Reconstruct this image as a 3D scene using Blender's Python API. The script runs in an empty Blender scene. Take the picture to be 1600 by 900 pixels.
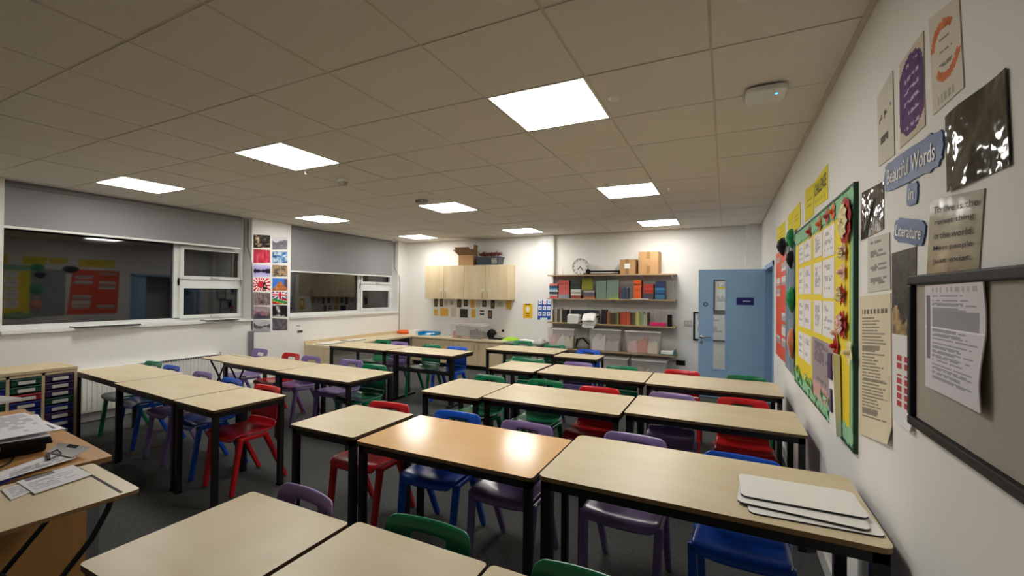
import bpy, math, random
from mathutils import Vector, Matrix
random.seed(7)
S = bpy.context.scene
COL = S.collection

# ------------------------------------------------------------------ camera, world, exposure
F_PX, YAW, PIT, ROL, CAM_H = 680.76, math.radians(26.093), math.radians(0.564), math.radians(0.548), 1.56
FW = Vector((-math.sin(YAW)*math.cos(PIT), math.cos(YAW)*math.cos(PIT), math.sin(PIT)))
R0 = Vector((math.cos(YAW), math.sin(YAW), 0)); U0 = R0.cross(FW)
RT = R0*math.cos(ROL) + U0*math.sin(ROL); UP = -R0*math.sin(ROL) + U0*math.cos(ROL)
CAM = Vector((0, 0, CAM_H))
cd = bpy.data.cameras.new('camera'); cam = bpy.data.objects.new('camera', cd); COL.objects.link(cam)
cd.sensor_width = 36; cd.lens = F_PX/1600*36; cd.clip_start = 0.02; cd.clip_end = 60
cam.matrix_world = Matrix(((RT.x, UP.x, -FW.x, 0), (RT.y, UP.y, -FW.y, 0), (RT.z, UP.z, -FW.z, CAM_H), (0, 0, 0, 1)))
S.camera = cam
W = bpy.data.worlds.new('night'); S.world = W; W.use_nodes = True
W.node_tree.nodes['Background'].inputs[0].default_value = (0.01, 0.012, 0.02, 1)
W.node_tree.nodes['Background'].inputs[1].default_value = 0.3
S.view_settings.view_transform = 'Standard'; S.view_settings.look = 'None'
S.view_settings.gamma = 1; S.view_settings.use_curve_mapping = False
S.view_settings.exposure = 0.5
LAMP = 16.0          # radiance of the ceiling panels

# a photo pixel gives a direction; the plane it is cut with gives the distance
def ray(u, v): return (u-800)/F_PX*RT + (450-v)/F_PX*UP + FW
def onx(u, v, X): d = ray(u, v); return CAM + d*(X/d.x)
def ony(u, v, Y): d = ray(u, v); return CAM + d*(Y/d.y)
def onz(u, v, Z): d = ray(u, v); return CAM + d*((Z-CAM_H)/d.z)

# room
XR, XL, YB, YF, ZC = 0.52, -6.70, 8.08, -2.2, 2.697
XG = -6.92          # glazing plane of the left windows

# ------------------------------------------------------------------ materials
def lin(c):
    if isinstance(c, str):
        c = [int(c[i:i+2], 16)/255 for i in (0, 2, 4)]
    return tuple(((x/12.92) if x <= 0.04045 else ((x+0.055)/1.055)**2.4) for x in c[:3])
MATS = {}
def mat(name, col, rough=0.6, metal=0.0, spec=0.5, noise=None, bump=None, emit=None, alpha=None, trans=None, ior=1.5, wood=None, coat=0.0):
    m = bpy.data.materials.new(name); m.use_nodes = True; MATS[name] = m
    nt = m.node_tree; b = nt.nodes['Principled BSDF']; L = nt.links
    c = (*lin(col), 1)
    b.inputs['Base Color'].default_value = c; b.inputs['Roughness'].default_value = rough
    b.inputs['Metallic'].default_value = metal; b.inputs['Specular IOR Level'].default_value = spec
    b.inputs['IOR'].default_value = ior; b.inputs['Coat Weight'].default_value = coat; b.inputs['Coat Roughness'].default_value = 0.05
    tc = nt.nodes.new('ShaderNodeTexCoord')
    if noise:
        sc, amt = noise[0], noise[1]
        n = nt.nodes.new('ShaderNodeTexNoise'); n.inputs['Scale'].default_value = sc; n.inputs['Detail'].default_value = 4
        L.new(tc.outputs['Object'], n.inputs['Vector'])
        r = nt.nodes.new('ShaderNodeMapRange'); r.inputs[1].default_value = 0.3; r.inputs[2].default_value = 0.7
        r.inputs[3].default_value = 1-amt; r.inputs[4].default_value = 1+amt
        L.new(n.outputs['Fac'], r.inputs[0])
        x = nt.nodes.new('ShaderNodeVectorMath'); x.operation = 'SCALE'; x.inputs[0].default_value = c[:3]
        L.new(r.outputs[0], x.inputs['Scale']); L.new(x.outputs[0], b.inputs['Base Color'])
    if wood:
        c2, sx, sy, sz = wood
        mp = nt.nodes.new('ShaderNodeMapping'); mp.inputs['Scale'].default_value = (sx, sy, sz)
        oi = nt.nodes.new('ShaderNodeObjectInfo'); ad = nt.nodes.new('ShaderNodeVectorMath'); ad.operation = 'ADD'
        L.new(tc.outputs['Object'], mp.inputs['Vector']); L.new(mp.outputs[0], ad.inputs[0])
        sc2 = nt.nodes.new('ShaderNodeVectorMath'); sc2.operation = 'SCALE'; sc2.inputs[0].default_value = (13, 7, 5)
        L.new(oi.outputs['Random'], sc2.inputs['Scale']); L.new(sc2.outputs[0], ad.inputs[1])
        n = nt.nodes.new('ShaderNodeTexNoise'); n.inputs['Scale'].default_value = 1; n.inputs['Detail'].default_value = 5; n.inputs['Distortion'].default_value = 0.6
        L.new(ad.outputs[0], n.inputs['Vector'])
        cr = nt.nodes.new('ShaderNodeValToRGB'); cr.color_ramp.elements[0].position = 0.3; cr.color_ramp.elements[1].position = 0.7
        cr.color_ramp.elements[0].color = (*lin(c2), 1); cr.color_ramp.elements[1].color = c
        L.new(n.outputs['Fac'], cr.inputs[0]); L.new(cr.outputs[0], b.inputs['Base Color'])
    if bump:
        n = nt.nodes.new('ShaderNodeTexNoise'); n.inputs['Scale'].default_value = bump[0]; n.inputs['Detail'].default_value = 3
        L.new(tc.outputs['Object'], n.inputs['Vector'])
        bp = nt.nodes.new('ShaderNodeBump'); bp.inputs['Strength'].default_value = bump[1]; bp.inputs['Distance'].default_value = bump[2] if len(bump) > 2 else 0.01
        L.new(n.outputs['Fac'], bp.inputs['Height']); L.new(bp.outputs[0], b.inputs['Normal'])
    if emit:
        b.inputs['Emission Color'].default_value = (*lin(emit[0]), 1); b.inputs['Emission Strength'].default_value = emit[1]
    if alpha is not None: b.inputs['Alpha'].default_value = alpha
    if trans is not None: b.inputs['Transmission Weight'].default_value = trans
    return m
def printmat(name, rough, bump=None, coat=0.0):
    m = mat(name, 'ffffff', rough, bump=bump, coat=coat); nt = m.node_tree
    a = nt.nodes.new('ShaderNodeAttribute'); a.attribute_name = 'ink'
    nt.links.new(a.outputs['Color'], nt.nodes['Principled BSDF'].inputs['Base Color']); return m

mat('carpet', '4a4b4b', 0.95, spec=0.15, noise=(60, 0.25), bump=(300, 0.4, 0.004))
mat('wall', 'e6e4e0', 0.85, spec=0.2, bump=(120, 0.06, 0.002))
mat('tile', 'dbd6ce', 0.95, spec=0.1, noise=(260, 0.10), bump=(350, 0.25, 0.002))
mat('grid_bar', 'c9c0b2', 0.7)
mat('gap', '3a342c', 0.9)
mat('skirt', 'd8d6d2', 0.5)
mat('maple', 'dacbac', 0.36, wood=('d0be9a', 2.2, 5, 8))
mat('maple_side', 'd9c6a4', 0.45, wood=('cfb993', 7, 7, 1.2))
mat('beech', 'e6bc8a', 0.17, wood=('e2b680', 1.5, 5, 8))
mat('desk_wood', 'b98a54', 0.45, wood=('a87a45', 2, 16, 8))
mat('shelf_wood', 'b39a76', 0.6, wood=('9d8460', 2, 20, 20))
mat('edge', '5a4630', 0.5)
mat('edge_brown', '8a6a44', 0.5)
mat('black_metal', '121214', 0.45)
mat('chrome', 'c9c9c9', 0.25, 1.0)
mat('grey_metal', '8b8d90', 0.4, 0.6)
mat('white_metal', 'e4e4e0', 0.4)
mat('upvc', 'd9dbda', 0.35)
mat('black_plastic', '0c0c0e', 0.5, spec=0.25)
for n, c in dict(red='cc1c26', blue='1256cc', green='0c764e', purple='8670a8').items():
    mat('chair_'+n, c, 0.27, noise=(9, 0.05), coat=0.1)
mat('tray_green', '0f4a3a', 0.35); mat('tray_purple', '43285a', 0.35); mat('tray_blue', '1a2c84', 0.35); mat('tray_red', '9c2228', 0.35)
mat('label_white', 'd8d6d0', 0.5)
mat('blind', '8f8f92', 0.9, spec=0.1, noise=(200, 0.04))
mat('night_glass', '0b0c0e', 0.03, spec=0.8, ior=1.65)
mat('clear_glass', 'e8f0ee', 0.05, alpha=0.12)
mat('door_blue', '9cc2e6', 0.45, noise=(3, 0.03))
mat('frame_blue', '8cb2da', 0.45)
mat('sign_navy', '16167c', 0.4); mat('sign_blue', '1d5c9c', 0.4)
mat('lamp', 'ffffff', 0.5, emit=('fffdf6', LAMP))
mat('lamp_frame', 'e9e9e6', 0.5)
mat('led', '2aa0ff', 0.5, emit=('2aa0ff', 6))
mat('white_plastic', 'dcdcd8', 0.4); mat('grey_plastic', '8c8880', 0.5)
mat('paper', 'ecebe6', 0.8); mat('paper_grey', 'b6b3ae', 0.8); mat('paper_cream', 'e6dcc2', 0.8)
mat('card_dark', '2b2724', 0.6); mat('card_yellow', 'e0b04a', 0.7); mat('card_pale', 'd2cab4', 0.7)
mat('cardboard', 'b98f62', 0.8, noise=(8, 0.06)); mat('cardboard_dark', '8d6a48', 0.85); mat('tape', '9a7448', 0.4)
mat('navy_bin', '3c4250', 0.2); mat('tinsel', '7a2f28', 0.6)
mat('clear_plastic', 'e6dedb', 0.25, alpha=0.2)
mat('whiteboard', 'f2f1ee', 0.25)
mat('pinboard', 'a29b90', 0.8, noise=(90, 0.05))
mat('lime', '9ccb1e', 0.5); mat('orange_plastic', 'e8641a', 0.4); mat('blue_plastic', '1f8ec8', 0.4)
mat('pink_plastic', 'd42c6a', 0.3); mat('teal', '2c7f86', 0.4)
mat('board_green', '8fc49a', 0.8, noise=(30, 0.06)); mat('board_edge', '17402c', 0.6); mat('board_yellow', 'e8d02c', 0.8)
mat('board_silver', '8d9499', 0.45); mat('orange_paper', 'e2512c', 0.6)
mat('petal_red', 'b0141c', 0.7); mat('petal_pink', 'e6b9b0', 0.7); mat('petal_cream', 'e8d9ac', 0.7); mat('petal_orange', 'd9713a', 0.7)
mat('lantern_black', '0d0d16', 0.6); mat('lantern_green', '2f9a66', 0.6); mat('lantern_salmon', 'd9907a', 0.6)
mat('sign_text', 'e8e6e0', 0.6); mat('ink', '2c2620', 0.7); mat('sky_sign', '2c4a80', 0.45, noise=(14, 0.25))
mat('switch_grey', 'b4b4b2', 0.4); mat('seal', '2a2a2a', 0.7); mat('olive', '7c7a1e', 0.7); mat('sage', '74877a', 0.7); mat('salmon', 'b85650', 0.7)
printmat('print_matte', 0.75); printmat('print_gloss', 0.09, bump=(5, 0.55, 0.05)); printmat('print_photo', 0.45); printmat('print_satin', 0.16, bump=(3, 0.25, 0.03))
for q_ in ('print_photo', 'print_matte'): MATS[q_].node_tree.nodes['Principled BSDF'].inputs['Specular IOR Level'].default_value = 0.2

# ------------------------------------------------------------------ mesh helpers
class MB:
    def __init__(s): s.v = []; s.f = []; s.m = []
    def face(s, idx, m=0): s.f.append(tuple(idx)); s.m.append(m)
    def box(s, x0, x1, y0, y1, z0, z1, m=0):
        return s.hexa([(x0,y0,z0),(x1,y0,z0),(x1,y1,z0),(x0,y1,z0),(x0,y0,z1),(x1,y0,z1),(x1,y1,z1),(x0,y1,z1)], m)
    def hexa(s, p, m=0):
        n = len(s.v); s.v += [tuple(q) for q in p]
        for q in ((0,3,2,1),(4,5,6,7),(0,1,5,4),(1,2,6,5),(2,3,7,6),(3,0,4,7)): s.face([n+i for i in q], m)
        return s
    def bar(s, a, b, w, h=None, w2=None, up=(0,0,1), m=0):
        a = Vector(a); b = Vector(b); h = h or w; w2 = w2 or w; k = w2/w
        d = (b-a).normalized(); up = Vector(up)
        if abs(d.dot(up)) > 0.95: up = Vector((0,1,0))
        r = d.cross(up).normalized(); u = r.cross(d)
        P = []
        for q, sc in ((a,1),(b,k)):
            for i, j in ((-1,-1),(1,-1),(1,1),(-1,1)): P.append(q + r*i*w/2*sc + u*j*h/2*sc)
        return s.hexa(P, m)
    def tube(s, pts, r, n=8, m=0, cap=True):
        pts = [Vector(p) for p in pts]; rings = []
        rr = r if isinstance(r, (list, tuple)) else [r]*len(pts)
        prev = None
        for i, p in enumerate(pts):
            d = (pts[min(i+1, len(pts)-1)] - pts[max(i-1, 0)]).normalized()
            a = Vector((0,0,1)) if abs(d.z) < 0.9 else Vector((1,0,0))
            if prev is not None: a = prev
            x = (a - d*a.dot(d)).normalized(); y = d.cross(x); prev = x
            k = len(s.v)
            for j in range(n):
                t = 2*math.pi*j/n; s.v.append(tuple(p + (x*math.cos(t)+y*math.sin(t))*rr[i]))
            rings.append(k)
        for a, b in zip(rings, rings[1:]):
            for j in range(n): s.face((a+j, a+(j+1)%n, b+(j+1)%n, b+j), m)
        if cap:
            s.face([rings[0]+j for j in range(n)][::-1], m); s.face([rings[-1]+j for j in range(n)], m)
        return s
    def cyl(s, c, axis, r, h, n=20, m=0, r2=None):
        c = Vector(c); a = Vector(axis).normalized()
        return s.tube([c, c+a*h], [r, r if r2 is None else r2], n, m)
    def lathe(s, prof, c=(0,0,0), n=24, m=0, axis='z', a0=0, a1=2*math.pi):
        full = abs(a1-a0-2*math.pi) < 1e-6; k = n if full else n+1; st = len(s.v)
        for r, h in prof:
            for j in range(k):
                t = a0 + (a1-a0)*j/n; p = (r*math.cos(t), r*math.sin(t), h)
                if axis == 'x': p = (p[2], p[0], p[1])
                if axis == 'y': p = (p[0], p[2], p[1])
                s.v.append((c[0]+p[0], c[1]+p[1], c[2]+p[2]))
        for i in range(len(prof)-1):
            for j in range(n): s.face((st+i*k+j, st+i*k+(j+1)%k, st+(i+1)*k+(j+1)%k, st+(i+1)*k+j), m)
        return s
    def prism(s, poly, z0, z1, m=0, mside=None):
        n = len(s.v); k = len(poly); mside = m if mside is None else mside
        s.v += [(x, y, z0) for x, y in poly] + [(x, y, z1) for x, y in poly]
        s.face([n+i for i in range(k)][::-1], mside); s.face([n+k+i for i in range(k)], m)
        for i in range(k): s.face((n+i, n+(i+1)%k, n+k+(i+1)%k, n+k+i), mside)
        return s
    def build(s, name, mats, parent=None, smooth=False, loc=None, bevel=0):
        me = bpy.data.meshes.new(name); me.from_pydata(s.v, [], s.f)
        for q in (mats if isinstance(mats, (list, tuple)) else [mats]): me.materials.append(MATS[q])
        if any(s.m): me.polygons.foreach_set('material_index', s.m)
        if smooth: me.polygons.foreach_set('use_smooth', [True]*len(me.polygons))
        me.update()
        o = bpy.data.objects.new(name, me); COL.objects.link(o)
        if parent: o.parent = parent
        if loc: o.location = loc
        if bevel:
            b = o.modifiers.new('bevel', 'BEVEL'); b.width = bevel; b.segments = 2; b.limit_method = 'ANGLE'
        return o
def rrect(x0, x1, y0, y1, r=0.02, n=4):
    P = []
    for cx, cy, a in ((x1-r,y1-r,0),(x0+r,y1-r,90),(x0+r,y0+r,180),(x1-r,y0+r,270)):
        for i in range(n+1):
            t = math.radians(a+90*i/n); P.append((cx+r*math.cos(t), cy+r*math.sin(t)))
    return P
def tag(o, label=None, cat=None, group=None, kind=None):
    if label: o['label'] = label
    if cat: o['category'] = cat
    if group: o['group'] = group
    if kind: o['kind'] = kind
    return o
def empty(name, loc=(0,0,0), rz=0, label=None, cat=None, group=None, kind=None):
    o = bpy.data.objects.new(name, None); COL.objects.link(o); o.location = loc; o.rotation_euler = (0,0,rz); o.empty_display_size = 0.1
    return tag(o, label, cat, group, kind)
def copy_tree(o, parent=None):
    c = o.copy(); COL.objects.link(c); c.parent = parent
    for ch in list(o.children): copy_tree(ch, c)
    return c
def struct(o): o['kind'] = 'structure'; return o

def sheet(name, TL, TR, BR, BL, fn, nx=16, ny=20, nrm=None, th=0.002, matn='print_matte', parent=None, curl=None):
    """a printed sheet: grid with one ink colour per cell, standing th proud of its plane, closed at the rim"""
    TL, TR, BR, BL = map(Vector, (TL, TR, BR, BL))
    n = (TR-TL).cross(BL-TL).normalized()
    n = -n if nrm is not None and n.dot(Vector(nrm)) < 0 else n
    v = []; f = []; cols = []
    for j in range(ny+1):
        b = j/ny
        for i in range(nx+1):
            a = i/nx
            p = (TL*(1-a)+TR*a)*(1-b) + (BL*(1-a)+BR*a)*b
            v.append(p + n*(th + (curl(a, 1-b) if curl else 0)))
    for j in range(ny):
        for i in range(nx):
            q = j*(nx+1)+i; f.append((q, q+nx+1, q+nx+2, q+1)); cols.append(fn((i+0.5)/nx, 1-(j+0.5)/ny))
    ring = [i for i in range(nx+1)] + [j*(nx+1)+nx for j in range(1, ny+1)] + [ny*(nx+1)+i for i in range(nx-1, -1, -1)] + [j*(nx+1) for j in range(ny-1, 0, -1)]
    k = len(v)
    for q in ring: v.append(v[q] - n*(th*0.9))
    R = len(ring)
    for i in range(R): f.append((ring[i], ring[(i+1)%R], k+(i+1)%R, k+i)); cols.append(fn(0.01, 0.01))
    if not curl: f.append(tuple(k+i for i in range(R))[::-1]); cols.append(fn(0.01, 0.01))   # a curled sheet stays open behind
    o0 = sum((Vector(p) for p in (TL,TR,BR,BL)), Vector())/4
    me = bpy.data.meshes.new(name); me.from_pydata([tuple(p-o0) for p in v], [], f)
    at = me.attributes.new('ink', 'FLOAT_COLOR', 'FACE')
    flat = []
    for c in cols: flat += [*lin(c), 1.0]
    at.data.foreach_set('color', flat); me.materials.append(MATS[matn]); me.update()
    o = bpy.data.objects.new(name, me); COL.objects.link(o); o.location = o0
    if parent: o.parent = parent
    return o
def text(s, c, u, v, w, h, matn, parent=None, name='lettering', depth=0.0008, bold=0.0):
    """lettering centred on c, filling a w x h box along u, v"""
    cu = bpy.data.curves.new('t', 'FONT'); cu.body = s; cu.size = 1; cu.extrude = 0.0; cu.offset = bold; cu.resolution_u = 2
    t = bpy.data.objects.new('t', cu); COL.objects.link(t)
    me = bpy.data.meshes.new_from_object(t.evaluated_get(bpy.context.evaluated_depsgraph_get()))
    bpy.data.objects.remove(t)
    xs = [q.co.x for q in me.vertices]; ys = [q.co.y for q in me.vertices]
    sx = w/(max(xs)-min(xs)); sy = h/(max(ys)-min(ys)); mx = (max(xs)+min(xs))/2; my = (max(ys)+min(ys))/2
    u = Vector(u).normalized(); v = Vector(v).normalized(); n = u.cross(v); c = Vector(c)
    for q in me.vertices: q.co = u*((q.co.x-mx)*sx) + v*((q.co.y-my)*sy) + n*depth
    me.materials.clear(); me.materials.append(MATS[matn]); me.name = name
    o = bpy.data.objects.new(name, me); COL.objects.link(o); o.location = c
    if parent:
        o.parent = parent; o.location = c - parent.location
    return o

# ink patterns
def hx(c): return tuple(int(c[i:i+2], 16)/255 for i in (0, 2, 4))
def mixc(a, b, t): return tuple(x*(1-t)+y*t for x, y in zip(a, b))
def vnoise(seed):
    r = random.Random(seed); g = [[r.random() for _ in range(24)] for _ in range(24)]
    def f(x, y):
        xi, yi = int(math.floor(x)), int(math.floor(y)); a, b = x-xi, y-yi
        a = a*a*(3-2*a); b = b*b*(3-2*b)
        q = lambda i, j: g[i % 24][j % 24]
        return (q(xi,yi)*(1-a)+q(xi+1,yi)*a)*(1-b) + (q(xi,yi+1)*(1-a)+q(xi+1,yi+1)*a)*b
    return f
def plain(c): c = hx(c); return lambda u, v: c
def page(seed, bg='ecebe6', ink='8a8884', lines=14, left=0.1, right=0.92, top=0.92, bot=0.08, fill=0.75):
    r = random.Random(seed); bg, ink = hx(bg), hx(ink)
    ends = [r.uniform(0.5, 1.0) for _ in range(lines+1)]; gaps = [[r.random() for _ in range(40)] for _ in range(lines+1)]
    def f(u, v):
        if not (bot < v < top and left < u < right): return bg
        t = (top-v)/(top-bot)*lines; k = int(t)
        if (t-k) > 0.55: return bg
        x = (u-left)/(right-left)
        if x > ends[k] or gaps[k][int(x*39)] > fill: return bg
        return ink
    return f

# ------------------------------------------------------------------ the room
tag(struct(MB().box(XL-0.4, XR+0.3, YF-0.2, YB+0.2, -0.1, 0).build('floor', 'carpet')), 'dark grey carpet floor of the classroom')
# right wall with the door opening
DY0, DY1, DZ = 6.02, 7.28, 1.97
m = MB(); m.box(XR, XR+0.22, YF, DY0, 0, ZC+0.1); m.box(XR, XR+0.22, DY1, YB+0.2, 0, ZC+0.1); m.box(XR, XR+0.22, DY0, DY1, DZ, ZC+0.1)
struct(m.build('wall_right', 'wall'))
# back wall, its column and the boxing in the corner
m = MB(); m.box(XL-0.4, XR+0.22, YB, YB+0.2, 0, ZC+0.1)
cxl, cxr = ony(842, 400, 7.98).x, ony(865, 400, 7.98).x
struct(m.build('wall_back', 'wall'))
struct(MB().box(cxl, cxr, 7.98, YB+0.01, 0, ZC+0.02).build('trim_1', 'wall')); struct(MB().box(ony(1165, 380, 7.97).x, XR+0.01, 7.97, YB+0.01, 0, ZC+0.02).build('trim_2', 'wall'))
struct(MB().box(XL-0.4, XR+0.22, YF-0.2, YF, 0, ZC+0.1).build('wall_front', 'wall'))
# left wall: below sills, piers between the windows
W1a, W1b = onx(5, 400, XL).y, onx(393, 420, XL).y
W2a, W2b = onx(454, 420, XL).y, onx(622, 420, XL).y
SILL = 1.085
m = MB(); m.box(XL-0.4, XL, YF, YB, 0, SILL)
for a, b in ((YF, W1a), (W1b, W2a), (W2b, YB)): m.box(XL-0.4, XL, a, b, SILL, ZC+0.1)
for a, b in ((W1a, W1b), (W2a, W2b)): m.box(XL-0.4, XL-0.28, a, b, SILL, SILL+0.001)
struct(m.build('wall_left', 'wall'))
m = MB(); m.box(XR-0.015, XR, YF, DY0, 0, 0.1); struct(m.build('baseboard_right', 'skirt'))
m = MB(); m.box(XL, XL+0.015, YF, YB, 0, 0.1); struct(m.build('baseboard_left', 'skirt'))
m = MB(); m.box(-3.9, XR, YB-0.015, YB, 0, 0.1); struct(m.build('baseboard_back', 'skirt'))

# ceiling: grid bars and one tile per cell
ceil = struct(MB().box(XL-0.4, XR+0.3, YF-0.2, YB+0.2, ZC+0.03, ZC+0.1).build('ceiling', 'gap'))
T = 0.6
LIGHT_CELLS = {(i, j) for i in (1, 5, 9) for j in (1, 5, 9)}
def gx(i): return -T*i - 0.0638
def gy(j): return T*j + 1.598
tile_cache = {}
def tile_mesh(w, d):
    key = (round(w, 3), round(d, 3))
    if key not in tile_cache:
        b = MB(); a = 0.007
        b.box(-w/2+a, w/2-a, -d/2+a, d/2-a, -0.004, 0.016)
        o = b.build('ceiling_tile', 'tile', bevel=0); tile_cache[key] = o.data; COL.objects.unlink(o); bpy.data.objects.remove(o)
    return tile_cache[key]
bars = MB()
i0, i1, j0, j1 = -1, 12, -7, 11
for i in range(i0, i1):
    xa, xb = max(gx(i+1), XL-0.25), min(gx(i), XR)
    if xb - xa < 0.05: continue
    for j in range(j0, j1):
        ya, yb = max(gy(j), YF), min(gy(j+1), YB)
        if yb-ya < 0.05 or (i, j) in LIGHT_CELLS: continue
        o = bpy.data.objects.new('ceiling_tile', tile_mesh(xb-xa, yb-ya)); COL.objects.link(o)
        o.parent = ceil; o.location = ((xa+xb)/2, (ya+yb)/2, ZC+random.uniform(-0.0015, 0.0015))
        o.rotation_euler = (random.uniform(-.002, .002), random.uniform(-.002, .002), 0)
for i in range(0, i1):
    if XL-0.25 < gx(i) < XR: bars.box(gx(i)-0.012, gx(i)+0.012, YF, YB, ZC-0.001, ZC+0.03)
for j in range(j0, j1+1):
    if YF < gy(j) < YB: bars.box(XL-0.25, XR, gy(j)-0.012, gy(j)+0.012, ZC-0.0005, ZC+0.03)
bars.build('grid_bars', 'grid_bar', ceil)
m = MB(); m.box(XR-0.024, XR, YF, YB, ZC-0.012, ZC+0.03); m.box(XL, XR, YB-0.024, YB, ZC-0.008, ZC+0.03)
m.build('edge_trim', 'grid_bar', ceil)

# light panels
WHERE = {(1,1): 'square ceiling light panel closest to the wireless access point', (1,5): 'lit ceiling panel one step before the panel over the door end', (1,9): 'lit ceiling panel above the open shelves beside the blue door',
         (5,1): 'lit ceiling panel with a tiny hook hanging beside it', (5,5): 'lit ceiling panel next to a small grey sensor box, mid ceiling', (5,9): 'lit ceiling panel above the wall column and wall cupboards',
         (9,1): 'lit ceiling panel along the blind of the large window', (9,5): 'lit ceiling panel beside the pillar of photographs', (9,9): 'lit ceiling panel in the corner by the smaller window'}
for (i, j) in sorted(LIGHT_CELLS):
    r = empty('ceiling_light', (gx(i)-T/2, gy(j)+T/2, ZC), 0, WHERE[(i, j)], 'ceiling light', 'ceiling light panels')
    b = MB()
    for x0, x1, y0, y1 in ((-.295,.295,-.295,-.283),(-.295,.295,.283,.295),(-.295,-.283,-.283,.283),(.283,.295,-.283,.283)): b.box(x0,x1,y0,y1,-0.006,0.02)
    b.build('frame', 'lamp_frame', r)
    MB().box(-.283,.283,-.283,.283,-0.003,0.015).build('diffuser', 'lamp', r)

# ------------------------------------------------------------------ windows and blinds
def ring(mb, y0, y1, z0, z1, w, x0, x1):
    mb.box(x0, x1, y0, y1, z0, z0+w); mb.box(x0, x1, y0, y1, z1-w, z1)
    mb.box(x0, x1, y0, y0+w, z0+w, z1-w); mb.box(x0, x1, y1-w, y1, z0+w, z1-w)
def window(name, a, b, mull, case_lo_top, case_hi_bot, label):
    z0, z1 = SILL, ZC+0.02
    w = empty(name, (XG, (a+b)/2, z0), 0, label, None, None, 'structure')
    cy = (a+b)/2
    def L(mb, nm, mt, par=w): 
        mb.v = [(x-XG, y-cy, z-z0) for x, y, z in mb.v]; return mb.build(nm, mt, par)
    f = MB(); ring(f, a, b, z0+0.02, z1, 0.05, XG-0.05, XG+0.03); f.box(XG-0.05, XG+0.03, mull-0.045, mull+0.03, z0+0.06, z1-0.04)
    f.box(XG-0.05, XG+0.03, mull, b-0.04, case_lo_top-0.01, case_hi_bot+0.01)
    L(f, 'window_frame', 'upvc')
    L(MB().box(XG-0.02, XG-0.012, a+0.045, mull-0.04, z0+0.065, z1-0.045), 'pane', 'night_glass')
    g = MB(); ring(g, a+0.045, mull-0.04, z0+0.065, z1-0.045, 0.008, XG-0.012, XG-0.004); L(g, 'gasket', 'seal')
    for lo, hi in ((z0+0.06, case_lo_top), (case_hi_bot, min(z1-0.04, case_hi_bot+0.47))):
        c = MB(); ring(c, mull+0.025, b-0.045, lo, hi, 0.045, XG-0.03, XG+0.05); cs = L(c, 'casement', 'upvc')
        L(MB().box(XG-0.005, XG+0.003, mull+0.065, b-0.085, lo+0.04, hi-0.04), 'pane', 'night_glass', cs)
        g = MB(); ring(g, mull+0.07, b-0.09, lo+0.045, hi-0.045, 0.006, XG+0.003, XG+0.01); L(g, 'gasket', 'seal', cs)
        h = MB(); yc = (mull+b)/2; zz = lo+0.028
        h.box(XG+0.05, XG+0.062, yc-0.035, yc+0.035, zz-0.012, zz+0.012); h.bar((XG+0.068, yc-0.03, zz), (XG+0.068, yc+0.1, zz), 0.016)
        L(h, 'handle', 'upvc', cs)
    hb = case_hi_bot+0.47
    if hb < z1-0.1:
        f = MB(); f.box(XG-0.05, XG+0.03, mull, b-0.04, hb, z1-0.04); L(f, 'head_panel', 'upvc')
    L(MB().box(XG-0.03, XL+0.035, a-0.01 if a > YF else a, b+0.01, z0-0.012, z0+0.022), 'window_sill', 'white_metal')
    return w
m1 = onx(275, 450, XG).y; m2 = onx(560, 460, XG).y
window('window_1', W1a, W1b, m1, onx(325, 446, XG).z, onx(325, 437, XG).z, 'large night-black window with two small casements beside the photo pillar')
window('window_2', W2a, W2b, m2, onx(585, 451, XG).z, onx(585, 444, XG).z, 'smaller night-black window above the low counter')
def blind(a, b, zb, label):
    r = empty('roller_blind', (XL-0.09, (a+b)/2, zb), 0, label, 'blind')
    h = (b-a)/2; H = ZC-zb
    MB().box(-0.003, 0.003, -h, h, 0.0, H-0.005).build('blind_fabric', 'blind', r)
    MB().box(-0.01, 0.01, -h, h, -0.022, 0.004).build('bottom_bar', 'white_metal', r, bevel=0.003)
    MB().tube([(-0.01, -h, H-0.045), (-0.01, h, H-0.045)], 0.03, 12).build('roller_tube', 'blind', r, smooth=True)
    c = MB(); c.tube([(0.0, h+0.012, H-0.06), (0.0, h+0.012, -0.45)], 0.003, 6); c.tube([(0.02, h+0.012, H-0.06), (0.02, h+0.012, -0.45)], 0.003, 6); c.box(-0.006, 0.026, h+0.006, h+0.018, -0.49, -0.45)
    c.build('bead_chain', 'white_plastic', r)
xb = XL-0.09
blind(W1a+0.01, onx(376, 400, xb).y, onx(200, 371, xb).z, 'grey roller blind half lowered over the large window')
blind(W2a+0.01, onx(612, 410, xb).y, onx(530, 427, xb).z, 'grey roller blind lowered over the smaller window by the corner')
# cables
def cable(pts, r, label, name='grey_cable', matn='grey_metal'):
    m = MB().tube(pts, r, 8); return tag(m.build(name, matn, smooth=True), label, 'cable')
xc = XL+0.008
cable([(XL-0.08, W1b-0.02, 2.66), (XL-0.08, W1b-0.02, 2.24), (XL-0.05, W1b-0.01, 2.17), onx(393.6, 413, xc), onx(394.2, 430, xc), onx(394.2, 450, xc), onx(394, 516, xc)], 0.008, 'grey cable curving out of the window reveal down the photo pillar')
p = onx(391, 517, XL); q = onx(391, 556, XL)
tag(MB().box(XL, XL+0.05, p.y-0.03, p.y+0.03, q.z, p.z).build('cable_trunking', 'grey_metal', bevel=0.004), 'upright grey metal trunking under the photo pillar', 'trunking')
p = onx(625, 500, xc).y
cable([(XL-0.08, W2b-0.02, 2.66), (XL-0.08, W2b-0.02, 2.1), (XL-0.04, W2b-0.01, 2.02), (xc, W2b+0.03, 1.9), (xc, W2b+0.05, 1.75), (xc, W2b+0.05, 1.2), (xc, W2b+0.05, 0.667)], 0.008, 'grey cable running down the wall between the smaller window and the corner')
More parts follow.
